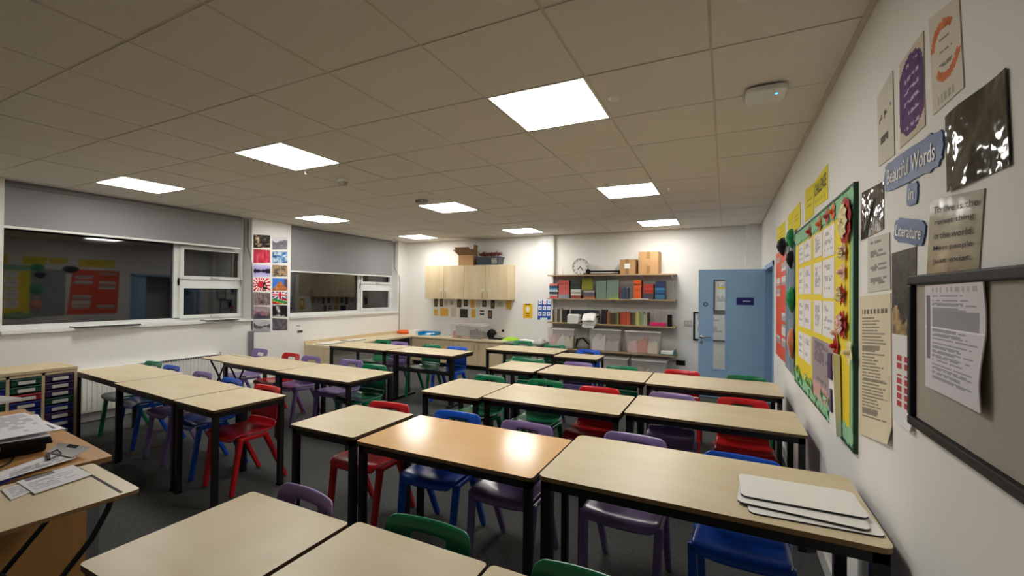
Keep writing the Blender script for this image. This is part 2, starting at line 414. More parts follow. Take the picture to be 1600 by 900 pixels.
# radiator under the large window
ry1 = onx(345, 549, XL+0.1).y
r = empty('radiator', (XL+0.06, (0.9+ry1)/2, 0.12), 0, 'white panel radiator under the large window', 'radiator'); hl = (ry1-0.9)/2
MB().box(-0.05, 0.045, -hl, hl, 0, 0.50).build('panel', 'white_metal', r, bevel=0.006)
g = MB()
for k in range(int(hl*2/0.045)): y = -hl+0.03+k*0.045; g.box(0.045, 0.052, y, y+0.022, 0.03, 0.47)
g.build('fluting', 'white_metal', r)
g = MB(); g.box(-0.055, 0.055, -hl, hl, 0.5, 0.508); g.build('top_grille', 'white_metal', r)
g = MB()
for k in range(int(hl*2/0.03)): y = -hl+0.02+k*0.03; g.box(0.053, 0.0565, y, y+0.015, 0.478, 0.495)
g.build('grille_slots', 'gap', r)
g = MB().tube([(0.0, hl+0.02, 0.52), (0.0, hl+0.02, -0.12)], 0.01); g.build('pipe', 'grey_metal', r)

# ------------------------------------------------------------------ tables
def table(cx, cy, w, d, h, label, rz=0, top='maple', side='edge', style='legs', group='classroom tables', rad=0.018, leg=0.036):
    r = empty('school_table', (cx, cy, 0), math.radians(rz), label, 'table', group)
    MB().prism(rrect(-w/2, w/2, -d/2, d/2, rad), h-0.019, h, 0, 1).build('tabletop', [top, side], r)
    fr = MB(); a, b = w/2-0.012, d/2-0.012; t = 0.025; z0, z1 = h-0.019-0.04, h-0.019
    fr.box(-a, a, -b, -b+t, z0, z1); fr.box(-a, a, b-t, b, z0, z1); fr.box(-a, -a+t, -b+t, b-t, z0, z1); fr.box(a-t, a, -b+t, b-t, z0, z1)
    fr.build('frame', 'black_metal', r)
    if style == 'legs':
        for sx in (-1, 1):
            for sy in (-1, 1):
                x, y = sx*(a-leg/2), sy*(b-leg/2)
                g = MB().box(x-leg/2, x+leg/2, y-leg/2, y+leg/2, 0.012, z1); lo = g.build('leg', 'black_metal', r)
                MB().box(x-leg/2-.002, x+leg/2+.002, y-leg/2-.002, y+leg/2+.002, 0, 0.014).build('foot_cap', 'black_plastic', lo)
    else:
        for sx in (-1, 1):
            x = sx*(a-0.07)
            MB().box(x-0.025, x+0.025, -0.20, -0.14, 0.03, z1).build('column', 'black_metal', r)
            MB().box(x-0.03, x+0.03, -b+0.02, b-0.02, 0, 0.035).build('foot', 'black_metal', r, bevel=0.004)
    if style == 'tee': MB().box(-a+.07, a-.07, -.185, -.155, .42, .47).build('stretcher', 'black_metal', r)
    return r
def trect(x0, x1, y0, y1, h, label, **k): return table((x0+x1)/2, (y0+y1)/2, x1-x0, y1-y0, h, label, **k)
trect(-1.790, -1.232, .63, 1.182, .71, 'square pale table next to the folding exam desk, purple chair behind it')
trect(-1.212, -.664, .645, 1.205, .71, 'square pale table with one green chair, side by side with another square table')
trect(-.652, .448, .645, 1.205, .71, 'long pale table in front of the higher whiteboard table, green chair behind')
trect(-2.478, -1.93, 1.87, 2.42, .71, 'square pale table butted against the orange-brown table, red chair behind')
trect(-1.878, -.79, 1.838, 2.425, .71, 'glossy orange-brown long table with bright lamp reflections', top='beech', side='edge_brown')
trect(-.735, .487, 1.77, 2.388, .76, 'higher long pale table with rounded corners carrying mini whiteboards', side='edge_brown', rad=0.035, leg=0.045)
trect(-2.335, -1.775, 3.01, 3.63, .71, 'square pale table in the row beyond the orange-brown table')
trect(-1.762, -.662, 3.07, 3.68, .71, 'long pale table in the row beyond the orange-brown table, between square table and wall table')
trect(-.648, .455, 3.16, 3.755, .71, 'long pale table against the display wall, red and purple chairs behind')
trect(-2.385, -1.845, 4.28, 4.875, .71, 'square pale table in the row level with the orange poster')
trect(-1.805, -.695, 4.30, 4.90, .71, 'long middle table in the row level with the orange poster')
trect(-.680, .445, 4.27, 4.90, .71, 'long pale table before the blue door, red and green chairs behind')
trect(-3.225, -2.12, 5.68, 6.30, .71, 'long pale table in front of the open shelves and dark side table')
trect(-2.09, -1.49, 5.56, 5.97, .70, 'small narrow pale table in front of the shelves, blue chair behind', leg=0.025)
table(-5.46, 2.282, 1.10, .53, .71, 'long pale table beside the tray cabinet', -4)
table(-4.345, 2.175, 1.12, .535, .71, 'long pale table in the middle of the row beside the tray cabinet', -4)
table(-3.482, 2.117, .58, .545, .71, 'square pale table at the aisle end of the row beside the tray cabinet, red chair', -3.5)
table(-4.765, 3.345, 1.10, .53, .71, 'long pale table next to the small folding desk by the photo pillar', -4)
table(-3.665, 3.29, 1.08, .60, .71, 'long pale table at the aisle end of the photo pillar row', -2)
table(-4.93, 5.10, 1.12, .60, .71, 'long pale table next to the end of the low window counter', -0)
table(-3.79, 5.10, 1.12, .56, .71, 'long pale table on T-shaped feet in front of the back cupboards', 0, style='tee')

def exam_desk(cx, cy, w, d, h, rz, label):
    r = empty('folding_desk', (cx, cy, 0), math.radians(rz), label, 'desk')
    MB().prism(rrect(-w/2, w/2, -d/2, d/2, 0.02), h-0.016, h, 0, 1).build('tabletop', ['maple', 'edge_brown'], r)
    MB().box(-w/2+0.02, w/2-0.02, d/2-0.062, d/2-0.052, h-0.001, h+0.0012).build('pen_groove', 'black_plastic', r)
    for sx in (-1, 1):
        x = sx*(w/2-0.05); k = sx*0.012
        MB().tube([(x, d/2-0.08, h-0.02), (x, d/2-0.09, h-0.06), (x, d/2-0.14, h-0.16), (x, -d/2+0.03, 0.01)], 0.011, 8).build('leg', 'black_metal', r, smooth=True)
        MB().tube([(x-k*2, -d/2+0.08, h-0.02), (x-k*2, -d/2+0.09, h-0.06), (x-k*2, -d/2+0.14, h-0.16), (x-k*2, d/2-0.03, 0.01)], 0.011, 8).build('leg', 'black_metal', r, smooth=True)
    g = MB(); g.tube([(-w/2+0.05, -d/2+0.05, 0.06), (w/2-0.05, -d/2+0.05, 0.06)], 0.009, 8); g.tube([(-w/2+0.075, d/2-0.05, 0.06), (w/2-0.075, d/2-0.05, 0.06)], 0.009, 8)
    g.build('cross_bar', 'black_metal', r, smooth=True)
    return r
exam_desk(-2.515, .70, .53, .60, .71, -4, 'folding exam desk with pen groove and crossed black legs beside the teacher desk')
exam_desk(-5.64, 3.385, .56, .38, .70, -4, 'small folding desk with crossed thin legs at the radiator end')

# ------------------------------------------------------------------ chairs
def chair_proto():
    prof = [(-.212,.395),(-.207,.418),(-.19,.432),(-.15,.437),(-.08,.434),(0,.427),(.07,.425),(.115,.432),(.145,.452),(.162,.485),
            (.168,.53),(.170,.575),(.171,.615),(.172,.645),(.174,.655),(.177,.672),(.180,.688),(.184,.698),(.189,.718),(.196,.735),(.206,.745)]
    hw = [.168,.185,.192,.194,.193,.190,.186,.182,.180,.178,.175,.173,.174,.176,.177,.179,.181,.181,.178,.168,.150]
    ts = [-1,-.9,-.75,-.55,-.40,-.2,0,.2,.40,.55,.75,.9,1]
    def build(i0, i1, hole):
        v = []; f = []
        for i in range(i0, i1+1):
            y, z = prof[i]
            for t in ts:
                yy, zz = y, z
                if i <= 7: zz += 0.010*abs(t)**3 - 0.004*(1-t*t) ; 
                if i >= 8: yy -= 0.022*abs(t)**2.2
                if i <= 1: zz += 0.0
                v.append((t*hw[i], yy, zz))
        n = len(ts)
        for i in range(i1-i0):
            for j in range(n-1):
                if hole and 14 <= i+i0 <= 16 and 4 <= j <= 7: continue
                q = i*n+j; f.append((q, q+1, q+n+1, q+n))
        return v, f
    r = empty('school_chair', (0,0,0))
    def mk(nm, i0, i1, hole):
        v, f = build(i0, i1, hole); me = bpy.data.meshes.new(nm); me.from_pydata(v, [], f); me.materials.append(MATS['chair_red'])
        me.polygons.foreach_set('use_smooth', [True]*len(f)); me.update()
        o = bpy.data.objects.new(nm, me); COL.objects.link(o); o.parent = r
        s = o.modifiers.new('thick', 'SOLIDIFY'); s.thickness = 0.013; s.offset = 0
        b = o.modifiers.new('soft', 'SUBSURF'); b.levels = 1; b.render_levels = 1
    mk('seat', 0, 9, False); mk('backrest', 9, 20, True)
    for sx in (-1, 1):
        for a, b in (((sx*.190,-.155,.425),(sx*.178,-.212,.003)), ((sx*.186,.035,.42),(sx*.18,.225,.008))):
            g = MB().bar(a, b, 0.036, 0.042, 0.030, up=(1,0,0)); g.build('leg', 'chair_red', r, bevel=0.008)
        g = MB().bar((sx*.184,-.178,.412), (sx*.182,.055,.405), 0.036, 0.030); g.build('side_rail', 'chair_red', r, bevel=0.008)
    # take the meshes with their modifiers applied so that copies share plain data
    dg = bpy.context.evaluated_depsgraph_get(); dg.update()
    for c in r.children:
        me = bpy.data.meshes.new_from_object(c.evaluated_get(dg)); me.name = c.name.split('.')[0]; c.modifiers.clear(); c.data = me
        me.polygons.foreach_set('use_smooth', [True]*len(me.polygons)) if c.name.startswith(('seat', 'backrest')) else None
    return r
base = chair_proto(); PROTO = {}
for cname in ('red', 'blue', 'green', 'purple'):
    p = base if cname == 'red' else copy_tree(base)
    if cname != 'red':
        for c in p.children:
            c.data = c.data.copy(); c.data.materials.clear(); c.data.materials.append(MATS['chair_'+cname])
    PROTO[cname] = p
used = set()
def chair(colr, px, py, label, rz=0, nudge=(0, 0), loc=None):
    p = PROTO[colr]; o = p if colr not in used else copy_tree(p); used.add(colr)
    t = onz(px, py, 0.747) if loc is None else Vector(loc)
    rz = math.radians(rz)
    o.location = (t.x + 0.2*math.sin(rz) + nudge[0], t.y - 0.2*math.cos(rz) + nudge[1], 0); o.rotation_euler = (0, 0, rz)
    return tag(o, label, 'chair', 'plastic school chairs')
CH = [
 ('purple',482,762,'purple plastic chair behind the square table next to the folding exam desk',-6), ('green',675,811,'green plastic chair behind the square table facing the orange-brown table',2), ('green',925,890,'green plastic chair behind the long table in front of the higher whiteboard table',-2),
 ('red',612,628,'red plastic chair behind the square table butted to the orange-brown table',4), ('blue',708,641,'blue plastic chair behind the orange-brown table',3), ('purple',826,659,'purple plastic chair behind the orange-brown table',0), ('purple',981,676,'purple plastic chair behind the higher table with mini whiteboards',-2), ('blue',1159,710,'blue plastic chair behind the higher table with mini whiteboards, next to the display wall',-3),
 ('green',768,586,'green plastic chair overlapping the seam of square and long table, second row',-6), ('green',842,592,'green plastic chair at the long second-row table, beside the red chair',0), ('red',938,604,'red plastic chair between green and purple chairs in the second row',0), ('purple',1037,615,'purple plastic chair between two red chairs in the second row',0), ('red',1160,622,'red plastic chair at the second-row table by the green-bordered display board',0),
 ('green',829,560,'green plastic chair at the square table level with the orange poster',0), ('purple',897,565,'purple plastic chair at the long table in front of the small narrow table',0), ('green',972,572,'green plastic chair in front of the lowest shelf boxes',0), ('red',1066,578,'red plastic chair in front of the wall socket by the blue door',0), ('green',1167,587,'green plastic chair in front of the blue door',0),
 ('green',814,533,'green plastic chair in front of the dark side table with papers',0), ('green',868,538,'green plastic chair in front of the first clear box on the shelf',0), ('blue',920,546,'blue plastic chair behind the small narrow table, before the shelves',0),
 ('green',233,563,'green plastic chair in front of the radiator, at the tray cabinet row',0), ('blue',273,571,'blue plastic chair beside the radiator between green and purple chairs',-4), ('purple',322,581,'purple plastic chair between the two blue chairs of the tray cabinet row',-4), ('blue',367,591,'blue plastic chair next to the red chair in the tray cabinet row',-6), ('red',421,602,'red plastic chair at the aisle end of the tray cabinet row',-2),
 ('purple',410,545,'purple plastic chair right below the photo pillar',-4), ('red',444,550,'red plastic chair below the photo pillar next to a purple chair',-4), ('purple',490,556,'purple plastic chair next to the red chair before the low window counter',-4), ('purple',545,561,'purple plastic chair next to the green chair of the photo pillar row',0), ('green',588,569,'green plastic chair at the aisle end of the photo pillar row',0),
 ('purple',626,534,'purple plastic chair in the corner of the low counter',0), ('green',675,538,'green plastic chair in front of the beech cupboards under the back counter',0), ('blue',721,542,'blue plastic chair in front of the beech cupboards under the back counter',0),
]
NUDGE = {   # side steps that keep seats and backs clear of table legs and edges
 'blue plastic chair behind the orange-brown table': (0.052, 0.0),
 'purple plastic chair behind the square table next to the folding exam desk': (0.022, 0.0),
 'purple plastic chair behind the higher table with mini whiteboards': (0.046, 0.0),
 'green plastic chair at the long second-row table, beside the red chair': (0.076, 0.0),
 'purple plastic chair between two red chairs in the second row': (0.058, 0.064),
 'green plastic chair at the square table level with the orange poster': (0.028, 0.0),
 'purple plastic chair at the long table in front of the small narrow table': (0.058, 0.0),
 'green plastic chair in front of the lowest shelf boxes': (0.0, 0.028),
 'green plastic chair in front of the blue door': (-0.01, 0.0),
 'green plastic chair in front of the dark side table with papers': (0.0, 0.106),
 'green plastic chair in front of the radiator, at the tray cabinet row': (0.148, 0.0),
 'red plastic chair at the aisle end of the tray cabinet row': (0.0, 0.01),
 'red plastic chair below the photo pillar next to a purple chair': (0.178, 0.0),
 'purple plastic chair next to the green chair of the photo pillar row': (0.082, 0.0),
 'green plastic chair in front of the beech cupboards under the back counter': (0.022, 0.0),
 'blue plastic chair in front of the beech cupboards under the back counter': (-0.052, 0.0),
}
for c in CH: chair(*c[:4], rz=c[4], nudge=NUDGE.get(c[3], (0, 0)))
chair('green', 0, 0, 'dark green plastic chair half hidden beside the low window counter', loc=(-5.12, 5.62, 0))

# ------------------------------------------------------------------ photo pillar
def P_stage(u, v):
    n = NZ(u*7, v*7); return mixc(hx('1c1410'), hx('e8c89a'), max(0, n*2.4-1.35))
def blend(seed, c, sx=5, sy=5, gam=1.0):
    nz = vnoise(seed); cs = [hx(q) for q in c]
    def f(u, v):
        t = min(0.999, max(0, (nz(u*sx, v*sy)*0.65+nz(u*sx*2.3+9, v*sy*2.3)*0.35)))**gam*(len(cs)-1); k = int(t)
        return mixc(cs[k], cs[min(k+1, len(cs)-1)], t-k)
    return f
NZ = vnoise(3)
def layered(top, mid, bot, seed):
    nz = vnoise(seed); T_, M_, B_ = blend(seed, top, 3, 3), blend(seed+1, mid, 4, 4), blend(seed+2, bot, 3, 6)
    return lambda u, v: T_(u, v) if v > 0.62+0.25*(nz(u*4, 1)-0.5) else (M_(u, v) if v > 0.32+0.2*(nz(u*5, 7)-0.5) else B_(u, v))
def lake(u, v):
    hgt = 0.10+0.32*abs(u-0.42)**0.9 if u > 0.1 else 0.2
    d = abs(v-0.5)
    return hx('151228') if d < hgt*0.75 else mixc(hx('7a6cc0'), hx('d8d0f0'), min(1, (v if v > .5 else 1-v)*1.3-0.4) if v > .5 else 0.9-v)
def rays(u, v):
    a = math.atan2((v-0.5)*0.75, u-0.42); r = math.hypot((v-0.5)*0.75, u-0.42)
    if 0.55 < u < 0.8 and v < 0.62+0.25*math.sin(u*22) and NZ(u*9, v*9) > 0.35: return hx('2a1416')
    if r < 0.2: return hx('d02434')
    return hx('d02434') if int((a+math.pi)/(2*math.pi)*32) % 2 else hx('f2e6e4')
def flags(u, v):
    if v > 0.45:
        x, y = u-0.5, v-0.75
        if abs(x) < 0.07 or abs(y) < 0.06: return hx('c2203a')
        if abs(x) < 0.12 or abs(y) < 0.11: return hx('f0f0f0')
        k = abs(abs(x)*0.62-abs(y)); return hx('f0f0f0') if k < 0.04 else hx('22306a')
    t = v + 0.35*u
    return hx('2c8a4a') if 0.28 < t < 0.52 else (hx('e8c838') if 0.24 < t < 0.28 else (hx('d8d8d8') if t < 0.56 and t > .52 else hx('b02a2a')))
def arch(u, v):
    if v < 0.1 + 0.62*math.exp(-((u-0.5)/0.28)**2)+0.06*NZ(u*12, 2): return mixc(hx('a0522a'), hx('d08a50'), NZ(u*8, v*8))
    return hx('5c4a54') if u > .72 and NZ(u*14, 3) > 0.4 else hx('3a78d8')
fns = [(P_stage, 'stage lights on a dark crowd'), (layered(['c8c4cc', 'e0e0e6'], ['8a8690', '5c5860'], ['6a6670', '9a98a0'], 5), 'grey ruined street'),
       (blend(11, ['8a1830', 'c83048', 'e07080'], 9, 2), 'plain crimson red'), (blend(12, ['14202c', '4a78b0', 'c8d8ea', '2a3c50'], 4, 5), 'blue misty water'),
       (lake, 'violet lake with mirrored hills'), (blend(14, ['2c2a28', '6a6058', 'c8a070', '484644'], 6, 5), 'brown and grey street scene'),
       (rays, 'red and white sunburst with a dark figure'), (arch, 'orange rock against blue sky'),
       (blend(17, ['2c2426', '6a585c', '98868a', '3a2e30'], 9, 4), 'dim crowd of people'), (flags, 'two flags laid together'),
       (layered(['8a7880', 'b0a0a8'], ['c88a8e', '3a3444'], ['2c2a3c', '5c5668'], 21), 'pink dusk over dark water'), (blend(22, ['0c0c0e', '1c1c1e', 'd8d8d8', '2a2a2c'], 3, 3, 1.6), 'black picture with a white shape'),
       (layered(['d8d4dc', 'a8a4ac'], ['3c383e', '88848c'], ['88868c', 'b8b6bc'], 25), 'grey mountains under cloud'), (blend(27, ['3a363c', '5c5660', '88848c'], 4, 4), 'dark grey valley')]
colx = [(396, 422), (425.5, 449)]; rowl = [(367, 387), (390, 410.5), (414, 433), (434.5, 454.5), (457, 477), (479, 498), (499.8, 519)]
rowr = [(370, 390), (393, 411), (414.5, 432), (435, 454), (456, 475), (476.5, 495.5), (497.5, 516)]
for k in range(7):
    for c in range(2):
        x0, x1 = colx[c]; t, b = (rowl, rowr)[c][k]; fn, d = fns[k*2+c]
        s = 0.8 if c == 0 else 0.6
        o = sheet('photo_print', onx(x0, t-s, XL), onx(x1, t+s, XL), onx(x1, b-s*.3, XL), onx(x0, b+s*.3, XL), fn, 22, 16, (1,0,0), 0.003, 'print_photo')
        tag(o, 'photo print showing %s, on the pillar' % d, 'photo', 'photo prints on the pillar')
p = onx(463, 514, XL)
o = sheet('paper_sheet', onx(452, 502, XL), onx(477, 502, XL), onx(477, 521, XL), onx(451, 524, XL), lambda u, v: hx('4a4844') if (0.5 < u < 0.8 and 0.15 < v < 0.3) else (hx('a8a6a2') if .4 < u < .7 and .6 < v < .75 else hx('e6e4e0')), 12, 10, (1,0,0), 0.003)
tag(o, 'small white sheet stuck to the wall beside the photo pillar', 'paper')

# mini whiteboards and papers on sills and counter
def slab(name, pts, z0, th, matn, label, cat, group=None, edge=None, r=None):
    cx = sum(p[0] for p in pts)/len(pts); cy = sum(p[1] for p in pts)/len(pts)
    m = MB().prism([(p[0]-cx, p[1]-cy) for p in pts], 0, th, 0, 1 if edge else None)
    return tag(m.build(name, [matn, edge] if edge else matn, loc=(cx, cy, z0)), label, cat, group)
def rot_rect(cx, cy, w, d, a, r=0.015):
    a = math.radians(a); return [(cx+x*math.cos(a)-y*math.sin(a), cy+x*math.sin(a)+y*math.cos(a)) for x, y in rrect(-w/2, w/2, -d/2, d/2, r)]
zs = SILL+0.022
slab('mini_whiteboard', rot_rect(XL-0.02, onx(168, 513, XL).y, .20, .62, 2), zs, 0.012, 'whiteboard', 'mini whiteboard lying on the sill of the large window, near the tray cabinet end', 'whiteboard', 'mini whiteboards', 'seal')
slab('mini_whiteboard', rot_rect(XL-0.02, onx(345, 503, XL).y, .20, .45, -3), zs, 0.012, 'whiteboard', 'mini whiteboard lying on the window sill beside the photo pillar', 'whiteboard', 'mini whiteboards', 'seal')

# ------------------------------------------------------------------ tray cabinet
r = empty('tray_cabinet', (-5.78, 1.2, 0), 0, 'beech tray storage cabinet filled with coloured trays by the large window', 'cabinet')
H = 0.79; D = 0.50; y1 = 0.80; div = onx(67, 640, -5.78).y-1.2; y0 = div-(y1-div)-0.3
MB().box(-D, 0.012, y0, y1, H-0.03, H).build('top_panel', 'maple_side', r, bevel=0.003)
wl = y1-div; colsy = [y1-0.02, div, 2*div-y1+0.02-0.02, y0]
for yy in (y1-0.022, div-0.011, 2*div-y1, y0): MB().box(-D, 0, yy, yy+0.022, 0, H-0.03).build('side_panel', 'maple_side', r)
MB().box(-D, 0, y0, y1, 0.0, 0.04).build('base_panel', 'maple_side', r); MB().box(-D, -D+0.01, y0, y1, 0.04, H-0.03).build('back_panel', 'maple_side', r)
MB().box(-D+0.02, 0.0, y0+0.02, y1-0.02, H-0.058, H-0.03).build('front_rail', 'maple_side', r)
layout = {0: ['tray_purple', 'tray_purple', 'tray_purple', 'tray_green', 'tray_blue', 'tray_purple', 'tray_blue', 'tray_blue', 'tray_blue'], 1: ['tray_green', 'tray_green', 'tray_red', 'tray_blue', 'tray_blue', 'tray_blue', 'tray_blue', 'tray_blue', 'tray_blue'], 2: ['tray_green', 'tray_blue', 'tray_blue', 'tray_green', 'tray_blue', 'tray_blue', 'tray_blue', 'tray_red']}
for c in range(3):
    a, b = [(div+0.011, y1-0.022), (2*div-y1+0.022, div-0.011), (y0+0.022, 2*div-y1)][c]
    if b-a < 0.15: continue
    for k, mt in enumerate(layout[c]):
        z = H-0.060-0.0725*(k+1); e = random.uniform(-0.004, 0.006) + (0.02 if mt == 'tray_red' else 0)
        m = MB(); m.box(-D+0.05, e, a+0.008, b-0.008, z+0.006, z+0.060); m.box(-0.02+e, 0.014+e, a+0.004, b-0.004, z+0.052, z+0.067)
        t = m.build('tray', mt, r, bevel=0.003); yc = (a+b)/2
        m = MB(); m.box(e, 0.016+e, yc-0.055, yc+0.055, z+0.016, z+0.044); m.build('label_holder', 'label_white', t)

# ------------------------------------------------------------------ teacher's desk and what lies on it
tag_d = empty('teacher_desk', (-3.64, .82, 0), math.radians(-5), 'brown wooden teacher desk with panel ends, papers on it', 'desk')
MB().prism(rrect(-.82, .82, -.36, .36, 0.01), .685, .71, 0, 1).build('desktop', ['desk_wood', 'edge_brown'], tag_d)
MB().box(.74, .765, -.02, .28, 0.02, .685).build('side_panel', 'desk_wood', tag_d); MB().box(-.765, -.74, -.28, .28, 0.02, .685).build('side_panel', 'desk_wood', tag_d)
MB().box(-.74, .74, .22, .24, .46, .685).build('modesty_panel', 'desk_wood', tag_d)
for sx in (.70, -.74): MB().box(sx+0.0, sx+0.04, .285, .335, 0, .685).build('leg', 'grey_metal', tag_d)
def paper_px(name, pix, z, fn, label, nx=18, ny=22, matn='print_matte', curl=None, cat='paper'):
    P = [onz(x, y, z) for x, y in pix]
    return tag(sheet(name, *P, fn, nx, ny, (0,0,1), 0.002, matn, curl=curl), label, cat)
ZT = .712
paper_px('paper_sheet', [(36, 657), (66, 657), (103, 670), (58, 678)], ZT, lambda u, v: hx('6a6668') if .15 < v < .6 and .2 < u < .8 else hx('e8e6ea'), 'white sheet with a grey picture on the teacher desk edge')
# black device with a white sticker and papers on it
q = onz(14, 716, ZT)
dv = empty('desktop_printer', (q.x-0.10, q.y+0.02, ZT), math.radians(-12), 'black desktop device with a white sticker under loose papers', 'printer')
MB().box(-.30, .10, -.10, .13, 0, .06).build('body', 'black_plastic', dv, bevel=0.012)
MB().hexa([(-.32,-.13,.06),(.14,-.13,.045),(.14,.15,.045),(-.32,.15,.06),(-.32,-.12,.095),(.15,-.12,.08),(.15,.14,.08),(-.32,.14,.095)]).build('paper_tray', 'black_plastic', dv, bevel=0.006)
MB().box(.1502, .153, -.11, -.03, .055, .071).build('sticker', 'label_white', dv)
MB().tube([(.10,.02,.004),(.2,.0,.004),(.26,-.04,.004)], .004, 6).build('cable', 'black_plastic', dv)
for k, (z, a) in enumerate(((.099, 0), (.116, 8))):
    M_ = Matrix.Translation(dv.location) @ Matrix.Rotation(math.radians(-12+a), 4, 'Z')
    P = [M_ @ Vector(t) for t in ((-.34, .13, z+.01), (.13, .14, z-.012+k*.004), (.15, -.12, z-.012+k*.004), (-.34, -.14, z+.01))]
    tag(sheet('paper_sheet', *P, page(40+k, 'e4e2ea', 'c4c2ca', 12), 14, 14, (0,0,1), 0.003, curl=lambda u, v: 0.006*math.sin(u*5)+0.02*max(0, u-.5)*(1-v)), ['white sheet resting directly on the black device', 'top loose white sheet on the black device'][k], 'paper')
paper_px('clipped_papers', [(0, 738), (112, 699), (118, 716), (0, 752)], ZT+.012, page(51, 'dcdade', 'a4a2a8', 18), 'stack of printed papers held by a black clip beside the exam desk')
slab('blue_folder', [tuple(onz(x, y, ZT)[:2]) for x, y in ((0, 757), (0, 740), (112, 700), (121, 709))], ZT, .008, 'tray_blue', 'blue folder edge under the clipped papers', 'folder')
slab('red_folder', [tuple(onz(x, y, ZT+.009)[:2]) for x, y in ((0, 752), (0, 742), (104, 702), (108, 711))], ZT+.008, .004, 'tray_red', 'thin red folder between the blue folder and papers', 'folder')
q = onz(83, 713, ZT+.016)
cl = MB(); cl.bar((-.06,.0,.004), (.05,-.03,.004), .012, .008); cl.tube([(-.055,.01,.006),(-.06,.035,.012),(.03,.02,.012),(.05,-.02,.006)], .003, 6)
tag(cl.build('bulldog_clip', 'black_metal', loc=q), 'black wire clip gripping the stack of papers', 'clip')
paper_px('paper_sheet', [(72, 706), (92, 698), (141, 705), (112, 715)], ZT+.018, lambda u, v: hx('2c2a2a') if u > .8 and .4 < v < .6 else hx('b4b2b2'), 'curled grey slip of paper by the black clip', 8, 6, curl=lambda u, v: 0.02*u*u)
ZE = .712
paper_px('paper_sheet', [(2, 766), (112, 731), (121, 739), (17, 782)], ZE, page(61, 'dad8dc', 'a8a6ae', 9, .05, .8), 'printed sheet on the exam desk, lower of the two')
paper_px('paper_sheet', [(26, 753), (114, 727), (144, 742), (54, 772)], ZE+.003, lambda u, v: hx('7c7a80') if v > .82 and .1 < u < .6 else page(62, 'dedce0', 'b4b2ba', 8, .05, .9, .7)(u, v), 'printed sheet with a grey header on the exam desk')
q = onz(36, 621, .93)
lp = empty('laptop', (q.x, q.y, .93), math.radians(14), 'light grey closed laptop on a black stand over the teacher desk', 'laptop')
MB().prism(rrect(-.36, 0, -.24, 0, .012), -.018, 0).build('lid', 'paper_grey', lp, bevel=.003)
st = empty('laptop_stand', (q.x, q.y, ZT), math.radians(14), 'black stand under the laptop on the teacher desk', 'stand')
MB().box(-.34, -.10, -.20, -.04, 0, .02).build('foot', 'black_plastic', st); MB().box(-.26, -.20, -.15, -.09, .02, .19).build('post', 'black_plastic', st); MB().box(-.34, -.10, -.20, -.04, .188, .2).build('platform', 'black_plastic', st)

# ------------------------------------------------------------------ low counter along window and back wall
ZK = .605; CXF, CYF = XL+.64, 7.46; CY0 = 5.33; CX1 = ony(786, 531, CYF).x
poly = [(XL, CY0), (CXF, CY0), (CXF, CYF), (CX1, CYF), (CX1, YB), (XL, YB)]
ct = empty('worktop', (XL, YB, 0), 0, 'L-shaped pale wood worktop running under the small window and along the back wall', 'worktop')
MB().prism([(x-XL, y-YB) for x, y in poly], ZK-.03, ZK).build('top', 'maple', ct)
MB().box(0, .02, CY0-YB, 0, ZK, ZK+.06).build('upstand', 'maple_side', ct)
MB().box(0, CXF-XL-.02, CY0-YB, CY0-YB+.02, 0, ZK-.03).build('end_panel', 'maple_side', ct)
MB().box(CXF-XL-.04, CXF-XL-.02, CYF-YB+.02, -.02, 0, ZK-.03).build('support_panel', 'maple_side', ct)
xs_ = [CXF+0.005, ony(706, 540, CYF).x, CX1-.01]
for k in range(2):
    a, b = xs_[k]+.003, xs_[k+1]-.003
    u = empty('base_cupboard', ((a+b)/2, CYF+.03, 0), 0, ['beech double-door cupboard in the corner under the back counter', 'beech double-door cupboard under the end of the back counter'][k], 'cupboard', 'cupboards under the back counter')
    h = (b-a)/2; MB().box(-h, h, .02, YB-CYF-.05, .08, ZK-.032).build('body', 'maple_side', u); MB().box(-h, h, .06, YB-CYF-.05, 0, .08).build('plinth', 'black_plastic', u)
    for sx in (-1, 1):
        d = MB().box(min(0, sx*h)+.002, max(0, sx*h)-.002, 0, .019, .09, ZK-.036).build('door', 'maple_side', u, bevel=.002)
        MB().tube([(sx*.05, -.0, .50), (sx*.05, -.025, .495), (sx*.05, -.025, .405), (sx*.05, 0, .40)], .005, 6).build('handle', 'chrome', d)
for cx_, cy_, w_, d_, a_, lb in ((XL+.27, 5.66, .30, .42, 4, 'mini whiteboard on the near end of the window counter'), (XL+.24, 6.22, .28, .40, -3, 'mini whiteboard second along the window counter')):
    slab('mini_whiteboard', rot_rect(cx_, cy_, w_, d_, a_), ZK, .01, 'whiteboard', lb, 'whiteboard', 'mini whiteboards', 'seal')
